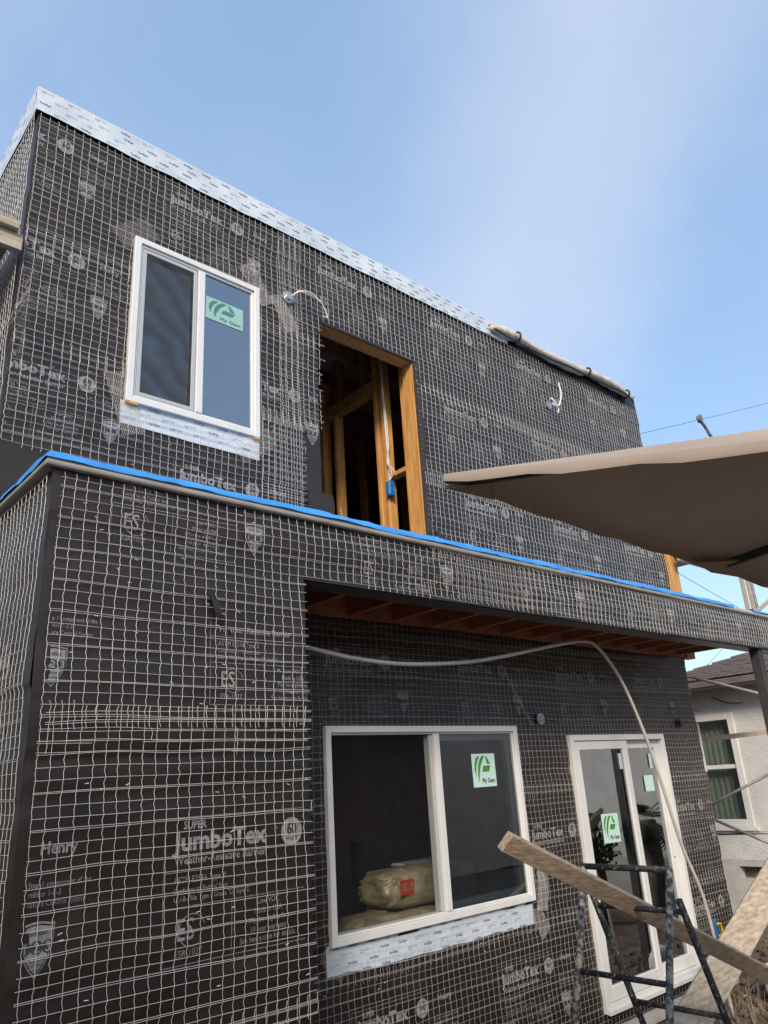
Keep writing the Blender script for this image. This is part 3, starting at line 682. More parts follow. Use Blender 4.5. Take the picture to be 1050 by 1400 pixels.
# --- upper doorway: framing lumber and what shows of the room
def stick(name, x0, x1, y0, y1, z0, z1, mat='lumber'):
    return MB().box(x0, x1, y0, y1, z0, z1).build(name, mat, house, bevel=.003)
stick('jamb_stud', OP[1], OP[1]+.038, YB+.012, YB+.135, 3.17, OP[3]-.002)
stick('header', OP[0]-.001, OP[1]+.038, YB+.018, YB+.135, OP[3], OP[3]+.085)
stick('jamb_stud', OP[0]-.04, OP[0]-.003, YB+.03, YB+.135, 3.17, OP[3]-.002)
XP = 4.055                                            # partition running back from the doorway
for y, z1 in ((4.07, 5.84), (4.33, 5.84), (4.42, 5.84), (5.00, 5.25), (5.20, 5.84), (5.75, 5.84), (6.2, 5.84), (6.6, 5.84), (7.0, 5.84)):
    stick('stud', XP, XP+.09, y, y+.042, 3.17, z1, 'lumber' if y < 5.3 else 'lumber_shaded')  # studs further back take the shade-coloured copy
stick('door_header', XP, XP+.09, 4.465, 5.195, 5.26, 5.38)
for y in (4.6, 4.95): stick('cripple_stud', XP, XP+.085, y, y+.04, 5.385, 5.84, 'lumber_shaded')
stick('blocking', XP+.005, XP+.085, 4.115, 4.327, 4.37, 4.41)
stick('blocking', XP+.005, XP+.085, 3.95+.09, 4.067, 4.39, 4.43)
for y in np.arange(4.3, 8, .45): stick('ceiling_joist', XL+.2, XR-.2, y, y+.04, 5.70, 5.855, 'lumber_shaded')
for x in (4.9, 5.5, 6.1): stick('stud', x, x+.04, 5.6, 5.69, 3.17, 5.69, 'lumber_shaded')
stick('shelf_board', 4.3, 6.2, 5.45, 5.59, 4.0, 4.04, 'lumber_shaded')
m = MB(); m.box(4.6, 5.6, 6.9, 6.95, 3.4, 4.9); m.build('drywall_sheet', 'eave_paint', house)
m = MB(); m.box(XP-.035, XP+.02, 4.275, 4.328, 4.20, 4.33); m.box(XP-.039, XP-.034, 4.283, 4.32, 4.21, 4.32); m.build('outlet_box', 'blue_box', house, bevel=.004)
for k, dx in enumerate((0, .012, .022)):
    m = MB(); m.tube(spline([(XP-.02+dx*.4, 4.30+dx, 5.70), (XP-.02, 4.30+dx*.5, 5.2), (XP-.022, 4.27+dx*1.2, 4.7), (XP-.025, 4.30-dx, 4.5), (XP-.012, 4.24+.03*k, 4.41), (XP-.012, 4.30, 4.33)]), .0045, 5); m.build('cable', 'white_cable', house, smooth=True)
m = MB(); m.tube(spline([(XP-.01, 4.97, 4.3), (XP-.03, 4.93, 3.9), (XP-.02, 4.96, 3.55), (XP-.05, 4.93, 3.3)]), .006, 5); m.build('cable', 'white_cable', house, smooth=True)

# --- windows and sliding door
def frame_ring(m, x0, x1, z0, z1, w_, y0, y1, wb=None):
    wb = wb or w_
    m.box(x0, x0+w_, y0, y1, z0, z1); m.box(x1-w_, x1, y0, y1, z0, z1); m.box(x0+w_, x1-w_, y0, y1, z1-w_, z1); m.box(x0+w_, x1-w_, y0, y1, z0, z0+wb)
STK = Print(); STK.rect(-.12, .12, -.125, .125)
LEAF = Print()
def leafbar(x0, y0, x1, y1, w0, w1, bend):
    n = 8; A = []; B = []
    for i in range(n+1):
        t = i/n; x = x0+(x1-x0)*t+bend*math.sin(t*math.pi*.5)*t; y = y0+(y1-y0)*t; wd = w0+(w1-w0)*t; A.append((x-wd/2, y)); B.append((x+wd/2, y))
    LEAF.tri(A+B, [f for i in range(n) for f in ((i, n+1+i, n+2+i), (i, n+2+i, i+1))])
def blade(o_, i_):
    n = len(o_); LEAF.tri(o_+i_, [f for k in range(n-1) for f in ((k, n+k, n+k+1), (k, n+k+1, k+1))])
blade([(-.085, -.05), (-.098, 0), (-.095, .05), (-.075, .095), (-.05, .108)], [(-.085, -.05), (-.083, -.01), (-.078, .03), (-.062, .07), (-.04, .106)])
blade([(-.06, -.095), (-.068, -.03), (-.058, .04), (-.036, .085), (-.015, .108)], [(-.06, -.095), (-.05, -.03), (-.034, .03), (-.01, .075), (.012, .106)])
LEAF.tri([(.02, .104), (.037, .10), (.068, .045), (.036, .045)], [(0, 1, 2), (0, 2, 3)]); LEAF.tri([(.068, .033), (.05, -.012), (-.02, -.012), (-.005, .033)], [(0, 1, 2), (0, 2, 3)])
LEAF.text('Ply Gem', .105, -.095, .034, .8, .0012, 'RIGHT', 1)
def sticker(parent, x, y, z, s=1.0, sx=1.0, rot=0, leaf=True, dz=1.0, mats=('sticker_paper', 'sticker_green', 'ink_dark')):
    ca, sa = math.cos(rot), math.sin(rot)
    def put(P, name, mats, dy):
        V, T, M = P.arrays(); X = V[:, 0]*s*sx; Z = V[:, 1]*s*dz
        np_obj(name, np.c_[x+X*ca-Z*sa, np.full(len(V), y-dy), z+X*sa+Z*ca], T, mats, parent, midx=M)
    put(STK, 'sticker', [mats[0]], 0)
    if leaf: put(LEAF, 'sticker_print', list(mats[1:]), .0015)

# upper window: screened vent on one side, fixed pane on the other
x0, x1, z0, z1 = UW; yf = YB-.035; xm = (x0+x1)/2+.01
m = MB(); frame_ring(m, x0, x1, z0, z1, .042, yf, YB+.05); frame_ring(m, x0+.0425, x1-.0425, z0+.0425, z1-.0425, .016, yf+.014, YB+.05); win = m.build('window', 'vinyl', house, bevel=.003)
win['label'] = 'upper window with a screened vent and a fixed pane'
m = MB(); m.box(xm-.022, xm+.026, yf+.006, YB+.048, z0+.0585, z1-.0585); m.build('mullion', 'vinyl', win, bevel=.003)
m = MB(); frame_ring(m, x0+.062, xm-.026, z0+.062, z1-.062, .026, yf+.018, yf+.03); m.build('screen_frame', 'screen_frame', win, bevel=.002)
def panel(name, a, b, c, d, y, mat, parent, ripple=0):
    us = np.linspace(a, b, 12 if ripple else 2); vs = np.linspace(c, d, 24 if ripple else 2); G = np.meshgrid(us, vs, indexing='ij')
    yy = y + ripple*(fbm(G[0]*6, G[1]*5, 2)-.5); I = np.arange(len(us)*len(vs)).reshape(len(us), len(vs))
    return np_obj(name, np.stack([G[0], yy, G[1]], -1).reshape(-1, 3), np.stack([I[:-1, :-1], I[1:, :-1], I[1:, 1:], I[:-1, 1:]], -1).reshape(-1, 4), mat, parent, smooth=bool(ripple))
panel('insect_screen', x0+.087, xm-.051, z0+.087, z1-.087, yf+.024, 'screen', win, .012)
panel('pane', x0+.06, xm-.022, z0+.06, z1-.06, yf+.05, 'glass_upper', win)
panel('pane', xm+.026, x1-.058, z0+.058, z1-.058, yf+.028, 'glass_upper', win)
sticker(win, 2.215, yf+.024, 5.02, .95, 1.28, -.01, dz=.72, mats=('sticker_dimmed', 'sticker_ink_dimmed', 'sticker_ink_dimmed'))
for a_, b_ in ((x0+.005, x0+.075), (x1-.05, x1-.005)): MB().box(a_, b_, yf-.001, YB, z0-.014, z0-.001).build('shim', 'lumber', win)

# lower window: open vent, fixed pane
x0, x1, z0, z1 = LW; xm = 3.925
m = MB(); frame_ring(m, x0, x1, z0, z1, .042, yf, YB+.06); frame_ring(m, x0+.0425, x1-.0425, z0+.0425, z1-.0425, .012, yf+.016, YB+.06); win2 = m.build('window', 'vinyl', house, bevel=.003)
win2['label'] = 'wide ground-floor window with one side open'
m = MB(); m.box(xm-.022, xm+.028, yf+.006, YB+.058, z0+.055, z1-.055); m.build('mullion', 'vinyl', win2, bevel=.003)
m = MB(); m.box(xm-.052, xm-.0235, yf+.03, YB+.055, z0+.056, z1-.056); m.build('sash_stile', 'screen_frame', win2, bevel=.003)
m = MB(); frame_ring(m, xm+.03, x1-.056, z0+.056, z1-.056, .045, YB+.02, YB+.058); m.build('sash', 'vinyl', win2, bevel=.003)
panel('pane', xm+.028, x1-.054, z0+.054, z1-.054, yf+.028, 'glass', win2); panel('insect_screen', x0+.054, xm-.05, z0+.054, z1-.054, yf+.045, 'screen_thin', win2)
sticker(win2, 4.41, yf+.023, 1.985, .92, 1.15, .0)

# sliding door
x0, x1, z0, z1 = DR; xm = 6.33
m = MB(); frame_ring(m, x0, x1, z0, z1, .048, yf-.005, YB+.09, .06); m.box(x0+.0, x1, yf-.03, yf-.006, z0-.004, z0+.03); door = m.build('sliding_door', 'vinyl', house, bevel=.003)
m = MB(); frame_ring(m, x0+.05, xm+.03, z0+.063, z1-.05, .072, yf+.008, yf+.045, .10); p1 = m.build('door_panel', 'vinyl', door, bevel=.003)
m = MB(); frame_ring(m, xm-.03, x1-.05, z0+.063, z1-.05, .072, yf+.050, yf+.088, .10); p2 = m.build('door_panel', 'vinyl', door, bevel=.003)
panel('pane', x0+.12, xm-.04, z0+.16, z1-.12, yf+.026, 'glass', door); panel('pane', xm+.04, x1-.12, z0+.16, z1-.12, yf+.068, 'glass', door)
sticker(door, 5.93, yf+.020, 1.47, .9, 1.15, -.02); sticker(door, 6.72, yf+.060, 1.79, .55, 1.2, 0, leaf=False)
MB().box(xm-.125, xm-.075, yf+.018, yf+.020, 1.93, 2.06).build('label_tag', 'flashing_white', door); MB().box(x1-.235, x1-.19, yf+.058, yf+.060, 1.92, 2.05).build('label_tag', 'flashing_white', door)
m = MB(); m.box(x1-.115, x1-.085, yf+.03, yf+.048, 1.15, 1.45); m.build('handle', 'vinyl', door, bevel=.004)

# --- small fixtures on the walls
def rosette(p, r, mat='galvanised'):
    m = MB(); p = Vector(p); m.disc(p, (0, -1, 0), r, .012); m.disc(p+Vector((0, -.012, 0)), (0, -1, 0), r*.55, .02); return m.build('junction_box', mat, house)
rosette((2.735, YB-.02, 5.365), .048)
for k in range(2):
    m = MB(); m.tube(spline([(2.75, YB-.05, 5.37), (2.80, YB-.10, 5.41-.01*k), (2.9, YB-.11, 5.42-.02*k), (3.0, YB-.10, 5.37), (3.05, YB-.09, 5.29), (3.0+.03*k, YB-.10, 5.27)]), .005, 5); m.build('cable', 'white_cable', house, smooth=True)
rosette((5.14, YB-.02, 2.35), .045)
m = MB(); m.tube(spline([(5.15, YB-.05, 2.35), (5.20, YB-.09, 2.33), (5.29, YB-.09, 2.33), (5.31, YB-.08, 2.40)]), .004, 5); m.build('cable', 'black_rubber', house, smooth=True)
rosette((7.38, YB-.02, 2.32), .045, 'black_rubber')
m = MB(); m.disc((5.93, YB-.02, 5.44), (0, -1, 0), .04, .012); m.build('junction_box', 'galvanised', house)
m = MB(); m.tube(spline([(5.90, YB-.04, 5.45), (5.88, YB-.10, 5.47), (5.95, YB-.12, 5.40), (6.03, YB-.12, 5.55), (6.05, YB-.10, 5.70)]), .009, 5); m.tube(spline([(5.95, YB-.05, 5.46), (5.97, YB-.1, 5.40), (5.96, YB-.1, 5.33)]), .008, 5); m.build('cable', 'white_cable', house, smooth=True)
# torn paper patch on the low block
flap('paper_flap', [((1.62+.012*i, YA-.012-.02*math.sin(i*.8), 2.80-.03*i), (1.655+.02*i, YA-.022+.004*i, 2.795-.035*i)) for i in range(6)])
# post holding the fascia
m = MB(); m.box(7.50, 7.59, YA+.024, YA+.114, 0, ZF-.004); m.build('porch_post', 'dark_post', house, bevel=.004)
# light corner trim at the right end of the recessed wall
m = MB(); m.box(XR+.002, XR+.014, YB-.018, YB+.02, 1.85, 2.32); m.build('corner_trim', 'vinyl', house)

# ================================================================== INSIDE THE GROUND-FLOOR ROOM
def bag(c, sx, sy, sz, seed, label, mat='bag'):
    nu, nv = 72, 40; V = []
    for i in range(nv+1):
        ph = -math.pi/2+math.pi*i/nv
        for j in range(nu):
            th = 2*math.pi*j/nu; pw = lambda q, e: math.copysign(abs(q)**e, q)
            x, y, z = pw(math.cos(ph), .5)*pw(math.cos(th), .45), pw(math.cos(ph), .5)*pw(math.sin(th), .45), pw(math.sin(ph), .7)
            k = 1+.10*(float(fbm(np.array(x*2.4+z), np.array(y*2.4), seed))-.5)*2 + .10*(float(vn(np.array(x*5+th), np.array(z*6+y*3), seed+2))-.5) + .05*(float(vn(np.array(x*13), np.array(z*14+y*9), seed+4))-.5) - .22*max(0, abs(x)-.72)
            V.append((c[0]+x*sx/2*k, c[1]+y*sy/2*k, c[2]+sz/2+z*sz/2*(k if z > 0 else 1)))
    F = [(i*nu+j, i*nu+(j+1) % nu, (i+1)*nu+(j+1) % nu, (i+1)*nu+j) for i in range(nv) for j in range(nu)]
    o = np_obj('insulation_bag', V, F, mat, smooth=True); return tag(o, label, 'bag', None)
q = onY(490, 1262, 4.62); zb = .24
b1 = bag((4.40, 4.75, 1.05), .84, .44, .27, 1, 'yellow insulation bag with a red label on top of the stack indoors')
b2 = bag((4.15, 4.70, .79), 1.02, .5, .26, 2, 'crumpled plain yellow bag under the red-labelled bag indoors')
b3 = bag((3.8, 4.75, .50), .98, .5, .31, 3, 'lowest yellow bag of the indoor stack, below the window sill')
b4 = bag((3.8, 4.75, .24), .98, .5, .26, 5, 'yellow bag lying on the floor beneath the indoor stack')
Pb = Print(); Pb.rect(-.07, .07, -.05, .05)
Pt = Print(); Pt.text('R-30', 0, -.026, .055, .8, .002, 'CENTER')
def on_bag(P, b, x, z, mat, dy, mirror=1, name='bag_label'):
    V, T, M = P.arrays(); np_obj(name, np.c_[x+mirror*V[:, 0], np.full(len(V), 4.515-dy), z+V[:, 1]], T, mat, b)
on_bag(Pb, b1, 4.15, 1.21, 'bag_red', 0); on_bag(Pt, b1, 4.15, 1.21, 'bag', .003, -1, 'bag_lettering')
for k, t in enumerate(('INSULATION', 'KRAFT FACED', 'R-30')):
    Pq = Print(); Pq.text(t, 0, 0, .02, .8, 0); on_bag(Pq, b1, 4.47, 1.25-.035*k, 'ink_dark', .003, -1, 'bag_lettering')
m = MB(); m.beam((4.25, 5.2, 1.5), (4.25, 5.2, .4), (1, 0, 0), .08, .08); tag(m.build('steel_stand', 'black_rubber'), 'black upright stand behind the fixed ground-floor pane', 'stand')
m = MB(); m.box(4.55, 5.1, 4.7, 5.1, .24, 1.28); m.box(4.53, 5.12, 4.68, 5.12, 1.282, 1.31); tag(m.build('storage_crate', 'polythene', bevel=.01), 'pale boxed appliance standing indoors behind the fixed pane', 'box')

# ================================================================== THINGS ROUND THE HOUSE
# hanging plastic conduit
m = MB(); Yp = 3.42
pts = [onY(a, b, Yp) for a, b in ((395, 878), (420, 885), (490, 901), (560, 908), (640, 905), (700, 895), (760, 882), (797, 877), (818, 886), (850, 932), (880, 1000), (903, 1066), (932, 1155), (960, 1222), (978, 1287))]
pts.append(Vector((6.52, 3.42, .05)))
m.tube(spline(pts, 8), .0135, 8); tag(m.build('plastic_conduit', 'conduit', smooth=True), 'long bent off-white conduit drooping under the soffit and down past the door', 'conduit')

# rolled tarp tied along the parapet
m = MB(); tp = [onY(a, b, YB-.06) for a, b in ((673, 455), (690, 455), (712, 466), (750, 488), (790, 506), (806, 511), (830, 523), (848, 534), (862, 546))]
for i, q in enumerate(tp): q.z = min(max(q.z, 6.02), 6.15)
tp = spline(tp, 8); n = len(tp)
rr = [.035+.03*abs(math.sin(i*.16))*(.6+.4*math.sin(i*.7)**2) for i in range(n)]
tarp = empty('rolled_tarp', (tp[0].x, YB-.06, 5.98)); tag(tarp, 'rolled beige tarp tied with black cord along the parapet edge', 'tarp')
m.tube(tp, rr, 10, flat=.8); m.tube([p+Vector((0, .01, .045)) for p in tp], [r*.6 for r in rr], 8, flat=.7); m.build('roll', 'tarp', tarp, smooth=True)
m = MB(); m.tube([p+Vector((0, -.035, -.035-.04*abs(math.sin(i*.11)))) for i, p in enumerate(tp)], .009, 6); m.build('cord', 'black_rubber', tarp, smooth=True)
for k in (14, 38, 60):
    q = tp[min(k, n-1)]; m = MB(); m.tube([q+Vector((0, (rr[min(k, n-1)]+.014)*math.cos(a), (rr[min(k, n-1)]*.8+.016)*math.sin(a)+.004)) for a in np.linspace(0, 6.3, 14)], .011, 6); m.build('tie', 'black_rubber', tarp, smooth=True)

# patio umbrella (tilted square canopy)
def umbrella():
    C0 = Vector((0, 0, CZ)) + ray_k(607, 648, 1.2); P1 = Vector((0, 0, CZ)) + ray_k(970, 768, 1.1); P2 = Vector((0, 0, CZ)) + ray_k(1050, 622, .86)
    e1 = (P1-C0); l1 = e1.length; e1.normalize(); e2 = P2-C0; e2 = (e2-e1*e2.dot(e1)*.9).normalized()
    nrm = e2.cross(e1).normalized()
    if nrm.z < 0: nrm = -nrm
    H = 1.08
    def corner(i, j): return C0 + e1*(H*i) + e2*(H*j)
    best = None
    for h in np.linspace(.1, .9, 161):            # apex height: the hip must run along the upper outline
        A = corner(1, 1)+nrm*h
        for s_ in np.linspace(.1, .9, 120):
            q = C0+(A-C0)*s_-Vector((0, 0, CZ)); d = q.dot(CF)
            if d <= 0: continue
            px = 525+q.dot(CR)/d*FPX; py = 700-q.dot(CU)/d*FPX
            if abs(px-1050) < 6:
                e = abs(py-579)
                if best is None or e < best[0]: best = (e, h)
    h = best[1]; A = corner(1, 1)+nrm*h
    foot = Vector((A.x, A.y, 0)); root = empty('patio_umbrella', foot); tag(root, 'beige tilted patio umbrella beside the scaffold', 'umbrella')
    ring = [corner(0, 0), corner(1, 0)-nrm*.0, corner(2, 0), corner(2, 1), corner(2, 2), corner(1, 2), corner(0, 2), corner(0, 1)]
    nk = 14
    for k in range(8):                            # eight fabric panels
        a, b = ring[k], ring[(k+1) % 8]; V = []; F = []
        for i in range(nk+1):
            t = i/nk
            for j in range(nk+1):
                s_ = j/nk; p = A + ((a+(b-a)*s_)-A)*t
                sag = -.020*math.sin(s_*math.pi)*math.sin(t*math.pi*.92) - .012*math.sin(t*math.pi)
                V.append(p+nrm*sag + (C0-A).normalized()*0)
        nrow = nk+1
        # hem turned down
        for j in range(nrow): V.append(V[nk*nrow+j] - nrm*(.018+.003*math.sin(j*2.1)))
        for i in range(nk+1):
            for j in range(nk): F.append((i*nrow+j, i*nrow+j+1, (i+1)*nrow+j+1, (i+1)*nrow+j))
        np_obj('canopy_panel', [tuple(v) for v in V], F, 'canopy_fabric', root, smooth=True)
        m = MB(); m.beam(A-nrm*.05, a-nrm*.022+(A-a).normalized()*.05, nrm, .022, .014); m.build('rib', 'dark_post', root)
        d = (A-a).normalized(); wv_ = (b-a).normalized(); w2 = (ring[k-1]-a).normalized()
        m = MB(); lift = nrm*-.026
        V = [a+lift, a+d*.02+w2*.13+lift, a+d*.10+lift, a+wv_*.13+d*.02+lift]; m.add(V, [(0, 1, 2, 3)]); m.add([v-nrm*.004 for v in V], [(3, 2, 1, 0)]); m.build('corner_pocket', 'canopy_fabric', root)
    m = MB(); m.tube([foot+Vector((0, 0, .05)), A-nrm*.02], .022, 12); m.build('pole', 'dark_post', root, smooth=True)
    m = MB(); m.tube([foot, foot+Vector((0, 0, .06)), foot+Vector((0, 0, .09))], [.26, .26, .05], 20); m.build('base', 'concrete', root)
    m = MB(); m.tube([A-nrm*.10, A-nrm*.03], .05, 12); m.build('hub', 'dark_post', root)
def ray_k(px, py, k):
    r = ray(px, py); return r*(k*.5/r.z)
umbrella()

# A-frame trestle of painted steel tube
tr = empty('trestle', (3.6, 2.32, 0)); tag(tr, 'paint-spattered steel A-frame trestle standing in front of the sliding door', 'trestle')
yf_, yn = 2.555, 2.075; tz = 1.475
def lean(z, side): return 3.60 + (tz-z)*(-.36 if side < 0 else .45) + (0 if side < 0 else -.02)
def legs(side, mat, ztop):
    for y, dy in ((yf_, .0), (yn, -.0)):
        m = MB(); m.tube([(lean(-.02, side), y+dy*1, -.02), (lean(ztop, side), y, ztop)], .0165, 10); m.build('leg', mat, tr, smooth=True)
legs(-1, 'tube_splash', tz); legs(1, 'tube_paint', 1.34)
def rung(z, side, mat, ext=.02, r=.013):
    x = lean(z, side); m = MB(); m.tube([(x, yf_+ext, z), (x, yn-ext, z)], r, 10); m.build('rung', mat, tr, smooth=True)
rung(tz, -1, 'tube_paint', .005, .015); rung(1.03, -1, 'tube_paint', 0); rung(.50, -1, 'tube_paint', 0)
rung(1.285, 1, 'tube_paint', 0); rung(.815, 1, 'tube_rust', 0); rung(.35, 1, 'tube_rust', 0)
# boards
def board(name, a, b, wd, w_, h_, mat, label, cat='board'):
    m = MB(); a, b = Vector(a), Vector(b); n = 14; d = (b-a).normalized(); wdv = Vector(wd); wdv = (wdv-d*wdv.dot(d)).normalized(); hd = d.cross(wdv)
    V = []
    for i in range(n+1):
        t = i/n; p = a+(b-a)*t + hd*(.006*math.sin(t*3)) + wdv*(.004*math.sin(t*5))
        V += [p-wdv*w_/2-hd*h_/2, p+wdv*w_/2-hd*h_/2, p+wdv*w_/2+hd*h_/2, p-wdv*w_/2+hd*h_/2]
    F = [(i*4+k, i*4+(k+1) % 4, i*4+4+(k+1) % 4, i*4+4+k) for i in range(n) for k in range(4)] + [(3, 2, 1, 0), (n*4, n*4+1, n*4+2, n*4+3)]
    m.add(V, F); return tag(m.build(name, mat, bevel=.003), label, cat)
# board on edge through the trestle
A = onY(690, 1150, 2.35); B = onY(1050, 1333, 2.35); d = (B-A).normalized(); B = A+d*4.25
board('plank', A, B, (0, -.55, .83), .085, .04, 'board', 'long plank on edge sloping down through the A-frame trestle')
# wide board leaning up to the right
a2 = onY(942, 1400, 2.82); b2_ = onY(1046, 1222, 2.82); d2 = (b2_-a2).normalized()
board('plank', a2-d2*.75, b2_+d2*1.3, (0, -.6, -.8), .20, .038, 'osb', 'wide pale plank leaning up from the dirt, crossing behind the sloping one', 'board')

# ground clutter in front of the door
m = MB(); m.beam((5.98, 3.62, -.1), (5.96, 3.63, .20), (1, 0, 0), .085, .038); tag(m.build('wood_stake', 'lumber', bevel=.002), 'short orange wooden stake in the dirt below the sliding door', 'stake')
rs = random.Random(4)
def rock(x, y, s, seed, grp):
    me = bmesh.new(); bmesh.ops.create_icosphere(me, subdivisions=2, radius=1)
    for v in me.verts:
        k = 1+.5*(float(fbm(np.array(v.co.x*1.5+seed), np.array(v.co.y*1.5+v.co.z), seed))-.5); v.co = Vector((v.co.x*s*k*1.3+x, v.co.y*s*k+y, v.co.z*s*.7*k+s*.35))
    V = [v.co[:] for v in me.verts]; F = [[v.index for v in f.verts] for f in me.faces]; me.free()
    o = np_obj('rubble_stone', V, F, 'rubble'); tag(o, 'small broken stone lying in the dirt below the door', 'stone', grp)
for i in range(26):
    rock(rs.uniform(5.6, 8.6), rs.uniform(3.0, 3.75), rs.uniform(.02, .06), i, 'stones in the dirt below the door')
for i in range(5):
    x, y = rs.uniform(6.6, 7.8), rs.uniform(3.2, 3.7); pts = [(x+.1*k+rs.uniform(-.12, .12), y+rs.uniform(-.1, .1), .03+.16*abs(math.sin(k*1.1+i))) for k in range(7)]
    m = MB(); m.tube(spline(pts, 5), .006, 5); tag(m.build('root', 'bark', smooth=True), 'thin dry root curling over the dirt by the house corner', 'root', 'dry roots by the house corner')
def clods():
    rs = np.random.RandomState(5); bm = bmesh.new(); bmesh.ops.create_icosphere(bm, subdivisions=1, radius=1); V0 = np.array([v.co[:] for v in bm.verts]); F0 = np.array([[v.index for v in f.verts] for f in bm.faces]); bm.free()
    Vs, Fs = [], []
    for k in range(900):
        c = np.array([rs.uniform(5.3, 9.8), rs.uniform(2.3, 4.6) if rs.rand() < .5 else rs.uniform(3.0, 3.85), 0]); r = rs.uniform(.008, .035)
        if c[0] < XR+.1 and c[1] > YB-.05: continue
        c[2] = .10*(float(fbm(np.array(c[0]*1.2), np.array(c[1]*1.2), 3))-.62)+r*.4
        Vs.append(c+V0*r*rs.uniform(.6, 1.4, V0.shape)); Fs.append(F0+len(V0)*(len(Vs)-1))
    tag(np_obj('soil_clods', np.vstack(Vs), np.vstack(Fs), 'soil', kind='stuff'), 'loose brown clods scattered over the dirt', 'soil')
    # dry weeds and straw
    V, F = [], []
    for k in range(700):
        x, y = rs.uniform(6.2, 9.6), rs.uniform(3.0, 3.8) if rs.rand() < .6 else rs.uniform(2.4, 4.8)
        if x < XR+.1 and y > YB-.05: continue
        z = .10*(float(fbm(np.array(x*1.2), np.array(y*1.2), 3))-.62); a = rs.uniform(0, 6.28); h = rs.uniform(.03, .20); l = rs.uniform(.02, .14); d = np.array([math.cos(a), math.sin(a), 0]); p = np.array([-d[1], d[0], 0])*.0022
        b = np.array([x, y, z]); m_ = b+d*l*.4+[0, 0, h*.7]; e = b+d*l+[0, 0, h]; n = len(V)
        V += [b-p, b+p, m_+p, m_-p, e]; F += [(n, n+1, n+2, n+3), (n+3, n+2, n+4, n+4)]
    F3 = [t for f in F for t in ((f[0], f[1], f[2]), (f[0], f[2], f[3])) if len(set(t)) == 3]
    tag(np_obj('dry_weeds', V, F3, 'straw', kind='stuff'), 'dry straw-coloured weeds over the dirt by the house corner', 'weeds')
clods()
bagp = bag((7.35, 3.35, .0), .34, .22, .30, 9, 'crumpled clear plastic sheet in the dirt beneath the planks', 'polythene'); bagp.name = 'plastic_sheet'; bagp['category'] = 'sheet'
t = empty('wall_hook', (7.33, YB-.05, .55)); tag(t, 'small blue and yellow plastic tool hung low on the wire lath', 'tool')
c_ = onY(979, 1271, YB-.06)
m = MB(); m.box(c_.x-.05, c_.x+.03, c_.y-.02, c_.y+.01, c_.z-.09, c_.z+.09); m.build('body', 'plastic_tool', t, bevel=.012)
m = MB(); m.tube(spline([(c_.x-.02, c_.y-.03, c_.z-.05), (c_.x+.05, c_.y-.03, c_.z-.03), (c_.x+.04, c_.y-.03, c_.z+.04), (c_.x-.02, c_.y-.03, c_.z+.05)]), .012, 6); m.build('grip', 'plastic_yellow', t, smooth=True)

# ================================================================== SIDE YARD SCAFFOLD
def pole(name, a, b, r, mat, label, cat, grp=None):
    m = MB(); m.tube([Vector(a), (Vector(a)+Vector(b))/2, Vector(b)], r, 10); return tag(m.build(name, mat, smooth=True), label, cat, grp)
sc = empty('scaffold', (XR+.3, 4.1, 2.99)); tag(sc, 'timber bracket scaffold with a plank platform fixed to the right end of the house', 'scaffold')
def sbeam(n, a, b, wd, w_, h_, mat): MB().beam(a, b, wd, w_, h_).build(n, mat, sc, bevel=.003)
sbeam('post', (XR+.098, 3.90, 2.99), (XR+.098, 3.90, 4.50), (1, 0, 0), .17, .09, 'lumber')
sbeam('post', (XR+.052, 5.7, 2.99), (XR+.052, 5.7, 4.50), (1, 0, 0), .088, .09, 'lumber')
for k in range(2): sbeam('platform_plank', (XR+.11+.29*k+.13, 3.62, 4.16), (XR+.11+.29*k+.13, 6.2, 4.16), (1, 0, 0), .28, .045, 'grey_plank')
for y in (3.74, 5.62): sbeam('bearer', (XR+.01, y, 4.085), (XR+.85, y, 4.085), (0, 0, 1), .10, .045, 'grey_plank')
# light braces further right
y_ = 4.6
for a, b, w_ in (((1012, 790), (1027, 845), .07), ((1022, 800), (1034, 850), .055)):
    A, B = onY(*a, y_), onY(*b, y_); B.x = A.x+.03; B.z = 0; A.x = B.x; A.z += .6
    m = MB(); m.beam(B, A, (1, 0, 0), w_, .045); tag(m.build('scaffold_upright', 'grey_plank', bevel=.003), 'wider pale timber upright between the two houses' if w_ > .06 else 'narrower pale timber upright beside the wider one between the houses', 'post', 'pale uprights between the houses')
A, B = onY(1024, 846, y_-.06), onY(1075, 800, y_-.06); m = MB(); m.beam(A, B, (0, 0, 1), .05, .04); tag(m.build('scaffold_brace', 'grey_plank'), 'short pale diagonal brace fixed to the timber uprights', 'brace')
# tubes in the gap below the fascia
def tubeline(px1, Y1, px2, Y2, r, mat, label, sq=False):
    A, B = onY(*px1, Y1), onY(*px2, Y2)
    m = MB()
    if sq: m.beam(A, B, (0, 0, 1), .055, .03)
    else: m.tube([A, (A+B)/2, B], r, 10)
    tag(m.build('scaffold_tube', mat, smooth=not sq), label, 'tube')
tubeline((938, 924), 4.3, (1075, 957), 3.5, .016, 'conduit', 'pale pole slanting across below the brown eave')
tubeline((962, 1011), 4.4, (1075, 998), 3.7, .02, 'grey_plank', 'weathered timber rail crossing the upper sash of the white house', True)
tubeline((972, 1100), 4.4, (1075, 1046), 3.7, .015, 'pole_grey', 'thin grey brace rising across the lower sash of the white house')
tubeline((975, 1120), 4.4, (1075, 1163), 3.7, .015, 'pole_grey', 'thin grey brace falling to the right below the white house window')
tubeline((980, 1140), 4.4, (1075, 1138), 3.7, .016, 'pole_grey', 'level grey scaffold tube below the white house window sill')
